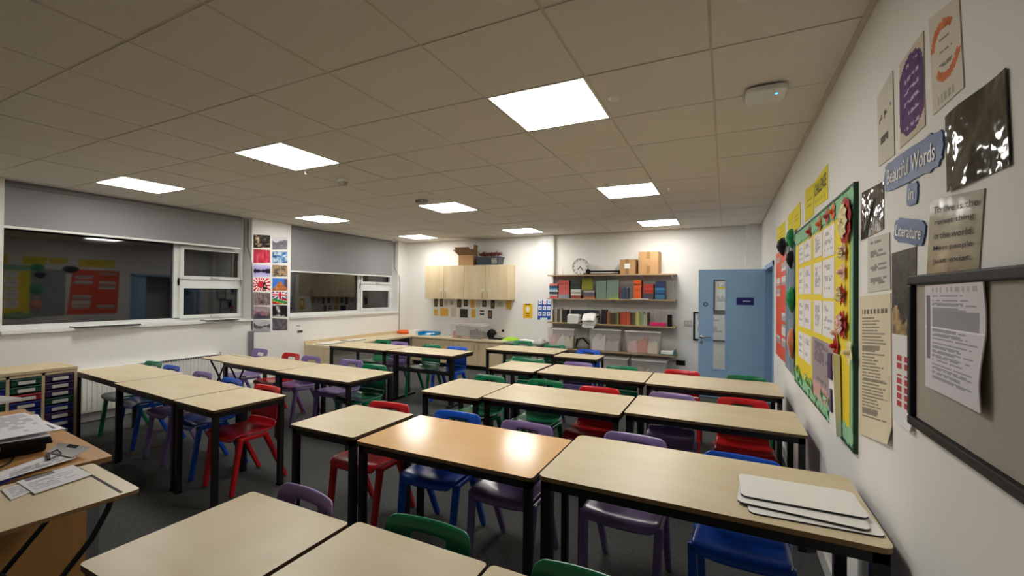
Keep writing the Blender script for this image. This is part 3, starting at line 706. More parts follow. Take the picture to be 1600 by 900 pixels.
# things on the back counter
def ctr(u, v): return onz(u, v, ZK)
q = ctr(624, 521); m = MB(); m.lathe([(0, 0), (.13, 0), (.16, .03), (.15, .06), (.10, .085), (0, .09)], n=20); o = m.build('plastic_bowl', 'orange_plastic', loc=(max(q.x, XL+.20), q.y, ZK), smooth=True); o.scale = (1.0, .7, 1.0); tag(o, 'orange upturned plastic bowl in the counter corner', 'bowl')
q = ctr(646, 522); slab('paper_stack', rot_rect(q.x+.03, q.y+.05, .19, .29, 4, .004), ZK, .09, 'paper', 'stack of white paper beside the orange bowl', 'paper stack')
q = ctr(668, 523) + Vector((.05, 0, 0))
t = empty('letter_tray', (q.x, q.y, ZK), .2, 'bright blue plastic letter tray with loose paper on the back counter', 'tray')
m = MB(); m.box(-.2, .2, -.15, .15, 0, .01); m.box(-.2, -.19, -.15, .15, 0, .07); m.box(.19, .2, -.15, .15, 0, .07); m.box(-.2, .2, .14, .15, 0, .07); m.box(-.2, -.1, -.15, -.14, 0, .04); m.box(.1, .2, -.15, -.14, 0, .04); m.build('tray_body', 'blue_plastic', t)
slab('paper_sheet', rot_rect(q.x+.05, q.y+.0, .21, .25, 30, .003), ZK+.012, .02, 'paper', 'white papers lying in the blue letter tray', 'paper')
q = ctr(692, 524); slab('paper_sheet', rot_rect(q.x+.09, q.y, .24, .28, 5, .003), ZK, .006, 'paper_grey', 'flat grey-white papers between the blue tray and the clear box', 'paper')
def clear_box(cx, cy, z, w, d, h, label, rz=0, lid=True, contents=(), grp='clear plastic storage boxes', clabel='papers'):
    b = empty('storage_box', (cx, cy, z), math.radians(rz), label, 'box', grp); t = .012
    m = MB(); k = .93
    def ringpt(s, zz): return [(-w/2*s, -d/2*s, zz), (w/2*s, -d/2*s, zz), (w/2*s, d/2*s, zz), (-w/2*s, d/2*s, zz)]
    lo, hi, li, hi2 = ringpt(k, 0), ringpt(1, h), ringpt(k-.02, .006), ringpt(.98, h)
    m.v = lo+hi+hi2+li
    for a, c in ((0, 4), (4, 8), (8, 12)):
        for i in range(4): m.face((a+i, a+(i+1)%4, c+(i+1)%4, c+i))
    m.face((3, 2, 1, 0)); m.face((12, 13, 14, 15))
    m.build('body', 'clear_plastic', b)
    m = MB(); m.box(-w/2-.008, w/2+.008, -d/2-.008, -d/2+.01, h-.02, h); m.box(-w/2-.008, w/2+.008, d/2-.01, d/2+.008, h-.02, h); m.box(-w/2-.008, -w/2+.01, -d/2, d/2, h-.02, h); m.box(w/2-.01, w/2+.008, -d/2, d/2, h-.02, h)
    m.build('rim', 'white_plastic', b)
    if lid: MB().box(-w/2-.012, w/2+.012, -d/2-.012, d/2+.012, h, h+.018).build('lid', 'clear_plastic', b, bevel=.005)
    rr = random.Random(int(cx*100)+int(z*77))
    nC = len(contents)
    for k_, mt in enumerate(contents):
        hh = rr.uniform(.42, .60)*h; nx_, ny_ = 9, 7; nz_ = vnoise(int(rr.random()*999)); m = MB(); ww = .84*w/nC
        x0 = -w*.42+k_*ww; x1 = x0+ww*.97; y0_, y1_ = -d*.41, d*.41
        for j in range(ny_+1):
            for i in range(nx_+1):
                rim = i in (0, nx_) or j in (0, ny_); a_, b_ = min(1, max(0, (i-1)/(nx_-2))), min(1, max(0, (j-1)/(ny_-2)))
                m.v.append((x0+(x1-x0)*a_, y0_+(y1_-y0_)*b_, .012 if rim else .014+hh*(.35+.9*nz_(a_*5+k_, b_*5))))
        for j in range(ny_):
            for i in range(nx_): q_ = j*(nx_+1)+i; m.face((q_, q_+1, q_+nx_+2, q_+nx_+1))
        o = m.build('crumpled_papers', mt, loc=(cx, cy, z)); o.rotation_euler = (0, 0, math.radians(rz))
        tag(o, '%s inside the %s' % ({'paper': 'white crumpled papers', 'petal_pink': 'pink crumpled papers', 'salmon': 'reddish cloth bundle', 'paper_grey': 'grey crumpled papers', 'navy_bin': 'dark papers', 'petal_orange': 'orange crumpled papers', 'paper_cream': 'cream crumpled papers'}[mt], clabel), 'paper', 'contents of the clear boxes')
    return b
a, c = ony(703, 527, 7.55), ony(750, 527, 7.55)
bx = clear_box((a.x+c.x)/2, 7.75, ZK, (c.x-a.x)*1.03, .38, ony(725, 506, 7.55).z-ZK-.02, 'clear lidded storage box with a white label on the back counter', contents=('salmon', 'petal_pink', 'navy_bin'), clabel='labelled box on the counter')
bx_l = MB().box(-.22, .10, -.193, -.189, .06, .26); bx_l.build('label', 'paper_grey', bx)
q = ctr(762, 530)
GXB = q.x+.10+.2+.185
t = empty('desk_gadget', (q.x+.10, q.y+.1, ZK), 0, 'black bulky stapler-like gadget next to the clear labelled box', 'stapler')
MB().box(-.1, .2, -.08, .08, 0, .035).build('base', 'black_plastic', t, bevel=.008); m = MB(); m.lathe([(0, -.05), (.09, -.05), (.10, 0), (.09, .05), (0, .05)], (-.06, 0, .1), 18, axis='y'); m.build('wheel', 'black_plastic', t, smooth=True)
MB().hexa([(0,-.05,.035),(.18,-.05,.035),(.18,.05,.035),(0,.05,.035),(.02,-.04,.09),(.16,-.04,.06),(.16,.04,.06),(.02,.04,.09)]).build('cover', 'grey_plastic', t)
a = ony(758, 520, 7.95); c = ony(775, 517, 7.95)
t = MB().tube([(a.x+.14, 7.9, ZK+.09), (c.x+.15, 7.95, ZK+.16)], .012, 8); o = t.build('stick', 'petal_pink', smooth=True); tag(o, 'pinkish rod with black knob leaning behind the black gadget', 'rod'); MB().lathe([(0,-.03),(.025,-.02),(.03,0),(.025,.02),(0,.03)], (c.x+.16, 7.95, ZK+.165), 12).build('knob', 'black_plastic', o, smooth=True)
# dark side table with papers
sx0, sx1 = CX1+.02, ony(855, 460, YB-.34).x-.02
r = empty('side_table', ((sx0+sx1)/2, 7.69, 0), 0, 'dark green-grey side table with papers between counter and shelves', 'table'); w = (sx1-sx0)/2
MB().prism(rrect(-w, w, -.28, .28, .03), ZK-.025, ZK).build('tabletop', 'sage', r)
for x in (-w+.04, w-.04):
    for y in (-.24, .24): MB().box(x-.018, x+.018, y-.018, y+.018, 0, ZK-.025).build('leg', 'grey_metal', r)
def heap(name, cx, cy, z, w, d, h, matn, label, cat, seed):
    nz_ = vnoise(seed); m = MB(); n = 10
    for j in range(n+1):
        for i in range(n+1):
            e = max(0, math.sin(math.pi*i/n)*math.sin(math.pi*j/n))**.4
            m.v.append((w*(i/n-.5), d*(j/n-.5), h*e*(.45+.75*nz_(i*.8, j*.8))))
    for j in range(n):
        for i in range(n): q_ = j*(n+1)+i; m.face((q_, q_+1, q_+n+2, q_+n+1))
    m.face([i for i in range(n+1)]+[j*(n+1)+n for j in range(1, n+1)]+[n*(n+1)+i for i in range(n-1, -1, -1)]+[j*(n+1) for j in range(n-1, 0, -1)])
    return tag(m.build(name, matn, loc=(cx, cy, z)), label, cat)
q = ctr(790, 526); heap('plastic_bag', GXB, 7.82, ZK, .34, .22, .07, 'lime', 'crumpled lime green bag lying where counter meets side table', 'bag', 71)
q = ctr(822, 530); heap('paper_heap', GXB+.185+.17, 7.76, ZK, .32, .30, .05, 'paper', 'loose white papers heaped on the dark side table', 'paper', 72)
heap('paper_heap', sx1-.12, 7.74, ZK, .20, .25, .09, 'paper_grey', 'grey-white crumpled paper at the shelf end of the side table', 'paper', 73)

# ------------------------------------------------------------------ wall cupboards and what is on and below them
YCF = YB-0.33      # their front
zt, zb_ = ony(664, 416, YCF).z, ony(664, 466.5, YCF).z
xs_ = [ony(664, 440, YCF).x, ony(725, 440, YCF).x, ony(794, 440, YCF).x]
for k in range(2):
    a, b = xs_[k]+.001, xs_[k+1]-.001; h = (b-a)/2
    u = empty('hanging_cupboard', ((a+b)/2, YCF, zb_), 0, ['beech double-door wall cupboard with a visible gap between its doors', 'beech double-door wall cupboard below the dark tinsel bin'][k], 'cupboard', 'wall cupboards on the back wall')
    H_ = zt-zb_
    MB().box(-h, h, .02, .33, 0, H_).build('body', 'maple_side', u)
    for sx in (-1, 1):
        x0, x1 = (-h+.002, -.004 if k == 0 else -.0015) if sx < 0 else (.004 if k == 0 else .0015, h-.002)
        d = MB().box(x0, x1, 0, .019, .002, H_-.002).build('door', 'maple_side', u, bevel=.002)
        MB().tube([(sx*.055, 0, .16), (sx*.055, -.025, .155), (sx*.055, -.025, .045), (sx*.055, 0, .04)], .006, 6).build('handle', 'chrome', d)
        MB().box(sx*.08-.045, sx*.08+.045, -.0015, 0, .17, .225).build('pale_patch', 'card_pale', d)  # pale rectangle on the door front above each handle
# open cardboard box on the cupboards
a, c = ony(716, 416, YCF+.03), ony(737, 416, YCF+.03)
def carton(name, cx, y0, z, w, d, h, label, openf=False, tape=True, rz=0, lab=None, flip=False):
    r = empty(name, (cx, y0+d/2, z), math.radians(rz), label, 'box'); m = MB(); t = .006
    m.box(-w/2, w/2, -d/2, -d/2+t, 0, h); m.box(-w/2, w/2, d/2-t, d/2, 0, h); m.box(-w/2, -w/2+t, -d/2+t, d/2-t, 0, h); m.box(w/2-t, w/2, -d/2+t, d/2-t, 0, h); m.box(-w/2+t, w/2-t, -d/2+t, d/2-t, 0, t)
    m.build('body', 'cardboard', r)
    if openf:
        for p0, p1, dv in (((-w/2,-d/2,h),(w/2,-d/2,h),(-.05,-.10,.16)), ((-w/2,-d/2,h),(-w/2,d/2,h),(-.13,0,.12)), ((w/2,-d/2,h),(w/2,d/2,h),(.02,0,.22)), ((-w/2,d/2,h),(w/2,d/2,h),(0,.015,.15))):
            p0, p1, dv = map(Vector, (p0, p1, dv)); n = (p1-p0).cross(dv).normalized()*.005
            f = MB().hexa([p0, p1, p1+n, p0+n, p0+dv, p1+dv, p1+dv+n, p0+dv+n]); f.build('flap', 'cardboard_dark', r)
    else:
        for sy in (-1, 1): MB().box(-w/2, w/2, min(0, sy*d/2)+.002, max(0, sy*d/2)-.002, h-.006, h).build('flap', 'cardboard', r)
        MB().box(-.03, .03, -d/2, d/2, h, h+.001).build('tape', 'tape', r); MB().box(-.03, .03, -d/2-.0015, -d/2, h*.68, h).build('tape', 'tape', r); MB().box(-.03, .03, -d/2-.0015, -d/2, 0, h*.35).build('tape', 'tape', r)
        if lab: MB().box(-.05, .05, -d/2-.003, -d/2-.0015, h*.38, h*.70).build('label', 'paper', r)
    return r
carton('cardboard_box', (a.x+c.x)/2, YCF+.03, zt, c.x-a.x, .21, ony(716, 399, YCF+.03).z-zt, 'open brown cardboard box with raised flaps on the wall cupboards', True, rz=8)
a, c = ony(743, 414, YCF+.04), ony(779, 412, YCF+.04); bh = ony(760, 401, YCF+.04).z-zt
r = empty('storage_bin', ((a.x+c.x)/2, YCF+.17, zt), 0, 'dark slate plastic bin on top of the wall cupboards', 'bin'); w = c.x-a.x
m = MB(); lo = [(-w*.45,-.11,0),(w*.45,-.11,0),(w*.45,.11,0),(-w*.45,.11,0)]; hi = [(-w/2,-.13,bh),(w/2,-.13,bh),(w/2,.13,bh),(-w/2,.13,bh)]; ins = [(x*.95, y*.93, bh) for x, y, z in hi]; ind = [(x*.95, y*.93, .01) for x, y, z in lo]
m.v = lo+hi+ins+ind
for s_, e_ in ((0,4),(4,8),(8,12)):
    for i in range(4): m.face((s_+i, s_+(i+1)%4, e_+(i+1)%4, e_+i))
m.face((3,2,1,0)); m.face((12,13,14,15)); m.build('body', 'navy_bin', r)
m = MB(); m.box(-w/2-.012, w/2+.012, -.142, -.128, bh-.022, bh); m.box(-w/2-.012, -w/2, -.13, .13, bh-.022, bh); m.box(w/2, w/2+.012, -.13, .13, bh-.022, bh); m.build('rim', 'navy_bin', r)
MB().box(w*.2, w*.42, -.135, -.118, bh*.15, bh*.8).build('side_plate', 'grey_plastic', r)
m = MB(); rr = random.Random(5); cx_, cy_ = (a.x+c.x)/2, YCF+.17
for k in range(420):
    x, y = rr.uniform(-w*.42+.05, w*.42-.05), rr.uniform(-.055, .055); z = rr.uniform(.7*bh, bh+.05+.06*rr.random())
    if k % 2: x = rr.uniform(-w*.46, w*.46); z = rr.uniform(bh+.03, bh+.06)
    v = Vector((rr.uniform(-1,1), rr.uniform(-1,1), rr.uniform(-.2,1))).normalized()*.05
    m.bar((x, y, z), (x+v.x, y+v.y, z+v.z), .012, .003)
tag(m.build('tinsel_garland', 'tinsel', loc=(cx_, cy_, zt)), 'dark red tinsel garland heaped in the slate bin', 'tinsel', kind='stuff')
# small cards on the wall
CN = {}
def wallcard(u0, u1, v0, v1, matn, label, inset=None, Y=YB):
    a, b = ony(u0, v1, Y), ony(u1, v0, Y); zc = (a.z+b.z)/2; m = MB().box(-(b.x-a.x)/2, (b.x-a.x)/2, -.004, 0, -(b.z-a.z)/2, (b.z-a.z)/2)
    o = tag(m.build('picture_card', matn, loc=((a.x+b.x)/2, Y, zc)), label, 'card', 'small cards under the wall cupboards')
    if inset:
        w, h = (b.x-a.x)*.28, (b.z-a.z)*.3; MB().box(-w, w, -.0055, -.004, -h, h).build('picture', inset, o)
for u0, u1, v0, v1, mt, ins, nm in ((678.5,684,467,479,'card_dark','cardboard_dark',''), (687,692.5,467,479,'card_dark','cardboard_dark',''), (694.5,699,468,478.5,'card_pale',None,''), (701,711,468,478.5,'paper','paper_grey',''), (714.5,721,467.5,480,'card_dark','cardboard_dark',''), (725,731,468.5,478.5,'card_dark','cardboard_dark',''), (735.5,741.5,468,481,'card_yellow',None,''),
    (744,750,469,480,'card_pale',None,''), (753.5,760,469.5,479.5,'card_dark','cardboard_dark',''), (767,773,469,482,'card_dark','cardboard_dark',''), (776,786,469.5,480,'card_pale','paper_grey',''), (791,799,469.5,483,'card_yellow',None,''),
    (678,684,483.5,493,'card_yellow',None,'l'), (688,700.5,482,493.5,'card_yellow',None,'l'), (705,713,482,495,'card_pale',None,'l'), (718.5,731,483,496,'card_dark',None,'l'), (736.5,743,483,496,'card_yellow',None,'l'), (750,756.5,485,487,'card_dark',None,'l'), (750,756.5,490,492.2,'card_dark',None,'l'), (762.5,769,485,497.5,'card_dark','cardboard_dark','l')):
    c_ = {'card_dark': 'dark', 'card_yellow': 'yellow', 'card_pale': 'pale beige', 'paper': 'white'}[mt]
    CN[nm] = CN.get(nm, -1)+1
    wallcard(u0, u1, v0, v1, mt, '%s card, %s from the window side, in the %s row below the cupboards' % (c_, ['first', 'second', 'third', 'fourth', 'fifth', 'sixth', 'seventh', 'eighth', 'ninth', 'tenth', 'eleventh', 'twelfth'][CN[nm]], 'lower' if nm else 'upper'), ins)
o = sheet('poster', ony(817.5, 474.5, YB), ony(832, 474.5, YB), ony(832, 497.5, YB), ony(817.5, 497, YB), lambda u, v: hx('ece6d2') if ((u-.5)/.2)**2+((v-.62)/.2)**2 < 1 else (hx('6a5420') if (.1 < v < .34 and .25 < u < .75 and int(v*24) % 2) or (v > .9 and .2 < u < .8) else hx('e6b830')), 14, 22, (0,-1,0), .003)
tag(o, 'yellow poster with a pale oval, on the wall next to the column', 'poster')
def icons(u, v):
    if v < .1 and .2 < u < .75: return hx('dfe4ec')
    if v > .95: return hx('e8ecf4')
    c = int(u*3); r_ = int((v-.12)/.29); x, y = u*3-c, (v-.12)/.29-r_
    if v > .12 and r_ < 3 and .18 < x < .82 and .2 < y < .85 and not (.38 < x < .62 and .4 < y < .65): return hx('e8ecf6')
    if v > .12 and c == 1 and r_ == 2 and .38 < x < .62: return hx('c83a3a')
    return hx('2a56b4')
o = sheet('poster', ony(841, 467, 7.98), ony(862, 467.5, 7.98), ony(860, 499.5, 7.98), ony(840, 499.5, 7.98), icons, 24, 32, (0,-1,0), .003)
tag(o, 'blue poster with rows of white icons on the column', 'poster')

# ------------------------------------------------------------------ open shelves
YS = YB-0.34; sh = empty('open_shelving', (-1.95, YB, 0), 0, 'four long wooden shelves on metal uprights beside the blue door', 'shelves')
SX0, SX1 = ony(855, 460, YS).x, ony(1055, 460, YS).x
SZ = [ony(955, v, YS).z for v in (428.5, 467, 507, 549.5)]
for z in SZ: MB().prism([(SX0+1.95, -.34), (SX1+1.95, -.34), (SX1+1.95, -.012), (cxr+1.951, -.012), (cxr+1.951, 7.979-YB), (SX0+1.95, 7.979-YB)], z-.022, z).build('shelf', 'shelf_wood', sh)   # notched round the column
for u in (878, 917, 960, 1005, 1051):
    x = ony(u, 480, YB).x+1.95; MB().box(x-.012, x+.012, -.014, 0, .12, SZ[0]+.12).build('upright', 'white_metal', sh)
    for z in SZ: MB().hexa([(x-.006,-.28,z-.04),(x+.006,-.28,z-.04),(x+.006,-.012,z-.075),(x-.006,-.012,z-.075),(x-.006,-.28,z-.022),(x+.006,-.28,z-.022),(x+.006,-.012,z-.022),(x-.006,-.012,z-.022)]).build('bracket', 'white_metal', sh)
def SXZ(u, v, Y): p = ony(u, v, Y); return p.x, p.z
def onshelf(k, u0, u1, vtop, depth, Y=None):
    Y = YS+.03 if Y is None else Y; x0 = ony(u0, 460, Y).x; x1 = ony(u1, 460, Y).x
    return x0, x1, ony((u0+u1)/2, vtop, Y).z - SZ[k] if k >= 0 else 0, Y
# top shelf: clock, black strip, two cartons
x0, x1, h, Y = onshelf(0, 894, 919, 401.5, 0, YS+.16); rad = (x1-x0)/2
ck = empty('round_clock', ((x0+x1)/2, Y, SZ[0]+rad), 0, 'round silver wall clock propped up on the top shelf', 'clock')
m = MB(); m.lathe([(rad, .03), (rad, -.01), (rad*.96, -.025), (rad*.92, -.012), (rad*.92, .03)], n=32, axis='y'); m.build('rim', 'chrome', ck, smooth=True)
MB().lathe([(0, -.006), (rad*.93, -.006)], n=32, axis='y').build('face', 'white_plastic', ck)
m = MB(); 
for k in range(12):
    t = math.radians(30*k); m.bar((math.sin(t)*rad*.74, -.008, math.cos(t)*rad*.74), (math.sin(t)*rad*.88, -.008, math.cos(t)*rad*.88), .012, .003, up=(0,1,0))
m.build('hour_marks', 'ink', ck)
for ang, ln in ((140, .62), (218, .5)):
    t = math.radians(ang); MB().bar((0, -.011, 0), (math.sin(t)*rad*ln, -.011, math.cos(t)*rad*ln), .014, .004, up=(0,1,0)).build('hand', 'ink', ck)
x0, x1, h, Y = onshelf(0, 910, 968, 420, 0, YS+.08)
r = empty('display_strip', (x0, Y, SZ[0]), 0, 'long black folded strip lying between the clock and the boxes', 'strip')
MB().box(0, x1-x0, 0, .06, 0, .02).build('lower_bar', 'black_plastic', r); MB().box(.1, x1-x0, .03, .05, .045, .075).build('upper_bar', 'black_plastic', r); MB().lathe([(0,-.03),(.045,-.02),(.045,.02),(0,.03)], (.10, .03, .06), 14, axis='y').build('knob', 'black_plastic', r); MB().box(x1-x0-.03, x1-x0, .02, .05, .02, .05).build('spacer', 'black_plastic', r); MB().box(.09, .11, .02, .04, .02, .05).build('spacer', 'black_plastic', r)
x0, x1, h, Y = onshelf(0, 969, 992, 405, 0, YS+.03); carton('cardboard_box', (x0+x1)/2, Y, SZ[0], x1-x0, .24, h, 'smaller taped cardboard box with a white label on the top shelf', lab=True, rz=-4)
x0, x1, h, Y = onshelf(0, 998, 1029, 393, 0, YS+.03); carton('cardboard_box', (x0+x1)/2, Y, SZ[0], x1-x0, .28, h, 'larger taped cardboard box on the top shelf', rz=-3)
# book stacks and folders on the second shelf
BCOL = {}
ORD = ['first', 'second', 'third', 'fourth', 'fifth', 'sixth', 'seventh', 'eighth', 'ninth', 'tenth', 'eleventh', 'twelfth', '13th', '14th', '15th', '16th', '17th', '18th', '19th', '20th', '21st', '22nd', '23rd', '24th', '25th', '26th']
def bmat(hexc):
    if hexc not in BCOL: BCOL[hexc] = 'book_'+hexc; mat('book_'+hexc, hexc, 0.6)
    return BCOL[hexc]
def book(x0, x1, y, d, z, h, colr, cname, label, lying=False, grp=None, lean=0):
    b = empty('book', ((x0+x1)/2, y, z), 0, label, 'book', grp); w = (x1-x0)
    if lying:
        MB().box(-w/2, w/2, 0, d, 0, h).build('cover', bmat(colr), b); MB().box(-w/2+.003, w/2-.003, -.0008, d-.003, h*.18, h*.82).build('page_block', 'paper_cream', b) if cname == 'edge' else None
    else:
        MB().box(-w/2, w/2, 0, d, 0, h).build('cover', bmat(colr), b); MB().box(-w/2+.002, w/2-.002, .006, d-.002, h-.001, h+.0012).build('page_block', 'paper_cream', b)
        if lean: b.rotation_euler = (0, math.radians(lean), 0)
    return b
def stack(u0, u1, vtop, cols, k, lab, grp, d=.18):
    x0, x1, H_, Y = onshelf(k, u0, u1, vtop, 0); x0 += .006; x1 -= .006; n = len(cols); z = SZ[k]; rr = random.Random(int(u0))
    for i, (c, nm) in enumerate(cols):
        h = H_/n; s = rr.uniform(-.005, .005); book(x0+s, x1+s, Y+rr.uniform(0, .02), d, z, h-.0005, c, '', '%s book, %s from the bottom, %s' % (nm, ORD[i], lab), True, grp); z += h
stack(857.5, 871, 443, [('b84a48','red'),('c8c4c0','white'),('2c2a30','black'),('b0c4d0','pale blue'),('4a84a8','blue'),('2c4a68','navy'),('c86a60','pink')], 1, 'in the mixed stack by the column', 'stack of books by the column')
stack(872, 889, 438, [('8a9098','grey'),('c0605c','salmon red'),('b85650','salmon red'),('b85650','salmon red'),('b04a48','salmon red')], 1, 'in the salmon stack', 'salmon stack')
stack(891, 906.8, 438, [('8a4030','brown'),('d8d4cc','white'),('c4c0b8','white'),('22302c','dark green'),('1c2826','dark green'),('22302c','dark green')], 1, 'in the dark stack', 'dark stack')
stack(911, 929, 454, [('c88a5c','tan'),('6a5c64','mauve'),('54505c','mauve'),('a09a98','grey')], 1, 'under the olive folder', 'stack under the olive folder')
x0, x1, h, Y = onshelf(1, 908, 927, 434, 0, YS+.05); z = ony(918, 453.5, Y).z
o = MB().hexa([(-.11,0,0),(.11,0,0),(.11,.02,0),(-.11,.02,0),(-.112,.02,.22),(.09,.02,.22),(.09,.04,.22),(-.112,.04,.22)]).build('folder', 'olive', loc=((x0+x1)/2, Y, z)); tag(o, 'olive green folder standing slanted on a stack of books', 'folder')
x0, x1, h, Y = onshelf(1, 931, 967, 437.5, 0, YS+.05); w = (x1-x0)/2
r = empty('box_file', ((x0+x1)/2, Y, SZ[1]), 0, 'two sage green folders standing side by side on the second shelf', 'folder')
MB().box(-w, -.02, 0, .05, 0, h-.015).build('front_folder', 'sage', r); MB().hexa([(-.02,.0,0),(w,.0,0),(w,.05,0),(-.02,.05,0),(.0,.0,h),(w,.0,h+.01),(w,.05,h+.01),(.0,.05,h)]).build('back_folder', 'sage', r)
x0, x1, h, Y = onshelf(1, 952, 967, 464.5, 0, YS+.005); tag(MB().box(0, x1-x0, 0, .04, 0, .02).build('sticky_pad', 'lime', loc=(x0, Y, SZ[1])), 'lime green pad lying at the foot of the sage folders', 'pad')
def row(k, spec, lab, grp, d=.15, Y=None):
    for i_, (u0, u1, vt, c, nm) in enumerate(spec):
        x0, x1, h, y = onshelf(k, u0, u1, vt, 0, Y); book(x0+.001, x1-.001, y, d, SZ[k], h, c, nm, '%s book, %s counted from the column, %s' % (nm, ORD[i_], lab), False, grp)
row(1, [(968.5,970.5,449,'8a2c38','dark red'), (970.5,973,450,'2c3a54','navy'), (973,975.5,449,'34486a','navy'), (975.5,978.5,450,'2c3450','navy'), (978.5,981,450,'3c4c68','navy')], 'beside the sage folders', 'books next to the sage folders')
stack(989, 1001.5, 437.5, [('c4501e','orange'),('d05a24','orange'),('c4501e','orange'),('d85e28','orange'),('c8521e','orange')], 1, 'in the orange stack', 'orange stack')
stack(1005, 1021, 444, [('3c3c48','dark grey'),('3c3c48','dark grey'),('a83024','brick red'),('b83a2c','brick red'),('a83024','brick red')], 1, 'in the brick red stack', 'brick red stack')
stack(1023, 1039, 439, [('2c5c80','blue'),('34688c','blue'),('1e3c60','navy'),('2c6088','blue'),('3470a0','blue'),('1c2a4c','navy'),('22305c','navy'),('1c2648','navy')], 1, 'in the blue stack', 'blue stack')
x0, x1, h, Y = onshelf(1, 988, 1014, 465, 0, YS+.0); slab('paper_sheet', [(x0, Y-.02), (x1, Y-.025), (x1-.03, Y+.028), (x0+.1, Y+.028)], SZ[1]+.0005, .012, 'paper', 'white papers jutting over the edge of the second shelf', 'paper')
# third shelf
rr = random.Random(12)
cols = [('4a3a2c','brown'),('8a8078','beige'),('b0a48c','beige'),('3a2c28','brown'),('6a5a48','brown'),('b8b09c','beige')]
sp = []; u = 863.5
for k in range(6): sp.append((u, u+2.3, 483+rr.uniform(-.6, 1), *cols[k])); u += 2.4
row(2, sp, 'beside the icon poster', 'books beside the icon poster', Y=YS+.04)
sp = []; u = 878.5
for k in range(3): sp.append((u, u+2.4, 484, *[('2a2c2a','black'),('34322e','black'),('20242a','black')][k])); u += 2.6
row(2, sp, 'beside the white papers', 'books beside the white papers', Y=YS+.05)
row(2, [(939.5,943,483.5,'15181a','black'), (943.2,947.5,484,'101418','black')], 'of the tall black pair', 'tall black books', Y=YS+.03)
cset = [('a86a3c','tan'),('8a5a34','tan'),('3a3428','dark'),('4a4228','dark'),('3c3a2a','dark'),('5c5438','dark'),('8a8248','olive'),('2c2a20','dark'),('c03c24','red-orange'),('b84428','red-orange'),('c05038','red-orange'),('a84a30','red-orange'),('c85a3c','red-orange'),('b04c34','red-orange'),('3a3020','dark'),('5a4c30','dark'),('6a5e34','olive'),('b8b06a','yellowish'),('c4c070','yellowish'),('98984c','olive'),('8a9070','sage'),('8aa090','sage'),('a8b09c','sage'),('b4a888','beige'),('34302c','dark')]
sp = []; u = 948.5
for c, nm in cset: wd = 2.62; sp.append((u, u+wd-.1, 487.5+rr.uniform(-1, 2.2)+(u-948)*.02, c, nm)); u += wd
row(2, sp, 'in the long row', 'long row of books on the third shelf', Y=YS+.06)
x0, x1, h, Y = onshelf(2, 886, 932, 485, 0, YS+.06)
tag(MB().box(0, x1-x0-.04, 0, .11, 0, h).build('magazine_holder', 'navy_bin', loc=(x0+.03, YS+.21, SZ[2])), 'dark box file behind the drooping white papers', 'box file')
for k, (u0, u1, vt, lb) in enumerate(((885, 905, 491.5, 'flat stack of white papers on the third shelf'), (909, 934, 490, 'white papers drooping over the edge of the third shelf'))):
    x0, x1, h, Y = onshelf(2, u0, u1, vt, 0, YS-.02); m = MB(); w = x1-x0; rr = random.Random(30+k); nL = 9
    for l_ in range(nL):
        ang = math.radians(rr.uniform(-4, 4) if k == 0 else rr.uniform(-9, 9)); z0_ = .003+h*l_/nL; sh_ = rr.uniform(-.02, .02); st = len(m.v); over = .0 if k == 0 else rr.uniform(.04, .10)
        for top_ in (0, 1):
            for j_ in range(9):
                for i_ in range(9):
                    x, y = (i_/8-.5)*w*(.82, .74)[k]+sh_*.4, -over+(.22+over)*j_/8; xr = x*math.cos(ang)-y*math.sin(ang); yr = x*math.sin(ang)*.5+y*math.cos(ang)
                    z = z0_+top_*h/nL*.8+(.008*math.sin(xr*30+l_) if k else 0)
                    if yr < .015: z -= min(.09, (.015-yr)*1.0)
                    m.v.append((w/2+xr, yr, max(z, .001) if yr > .012 else z))
        for j_ in range(8):
            for i_ in range(8):
                q = st+j_*9+i_; m.face((q+9, q+10, q+1, q)); m.face((81+q, 82+q, 91+q, 90+q))
        for i_ in range(8):
            q = st+i_; m.face((q, q+1, q+82, q+81)); q = st+72+i_; m.face((q, q+81, q+82, q+1)); q = st+9*i_; m.face((q, q+81, q+90, q+9)); q += 8; m.face((q, q+9, q+90, q+81))
    tag(m.build('paper_stack', 'paper', loc=(x0, Y, SZ[2]+.001)), lb, 'paper stack')
x0, x1, h, Y = onshelf(2, 1022, 1042, 484, 0, YS+.16)
r = empty('magazine_rack', (x0, Y, SZ[2]), 0, 'pale translucent magazine files at the end of the third shelf', 'file')
for k in range(2): MB().box(k*(x1-x0)/2+.002, (k+1)*(x1-x0)/2-.002, 0, .12, 0, h-.01*k).build('file', 'clear_plastic', r)
x0, x1, h, Y = onshelf(2, 1015, 1040, 500, 0, YS+.0); w = x1-x0
r = empty('pencil_tray', (x0+w/2, Y+.08, SZ[2]), 0, 'bright pink plastic tray on the third shelf', 'tray')
m = MB(); m.box(-w/2+.02, w/2-.02, -.06, .06, 0, .006); m.build('base', 'white_plastic', r); m = MB(); m.box(-w/2, w/2, -.075, -.06, 0, .06); m.box(-w/2, w/2, .06, .075, 0, .06); m.box(-w/2, -w/2+.015, -.06, .06, 0, .06); m.box(w/2-.015, w/2, -.06, .06, 0, .06); m.build('rim', 'pink_plastic', r, bevel=.006)
x0, x1, h, Y = onshelf(2, 1043, 1050, 492, 0); tag(MB().box(0, x1-x0, 0, .07, 0, h).build('speaker_box', 'black_plastic', loc=(x0, Y, SZ[2]), bevel=.006), 'small black upright box at the door end of the third shelf', 'box')
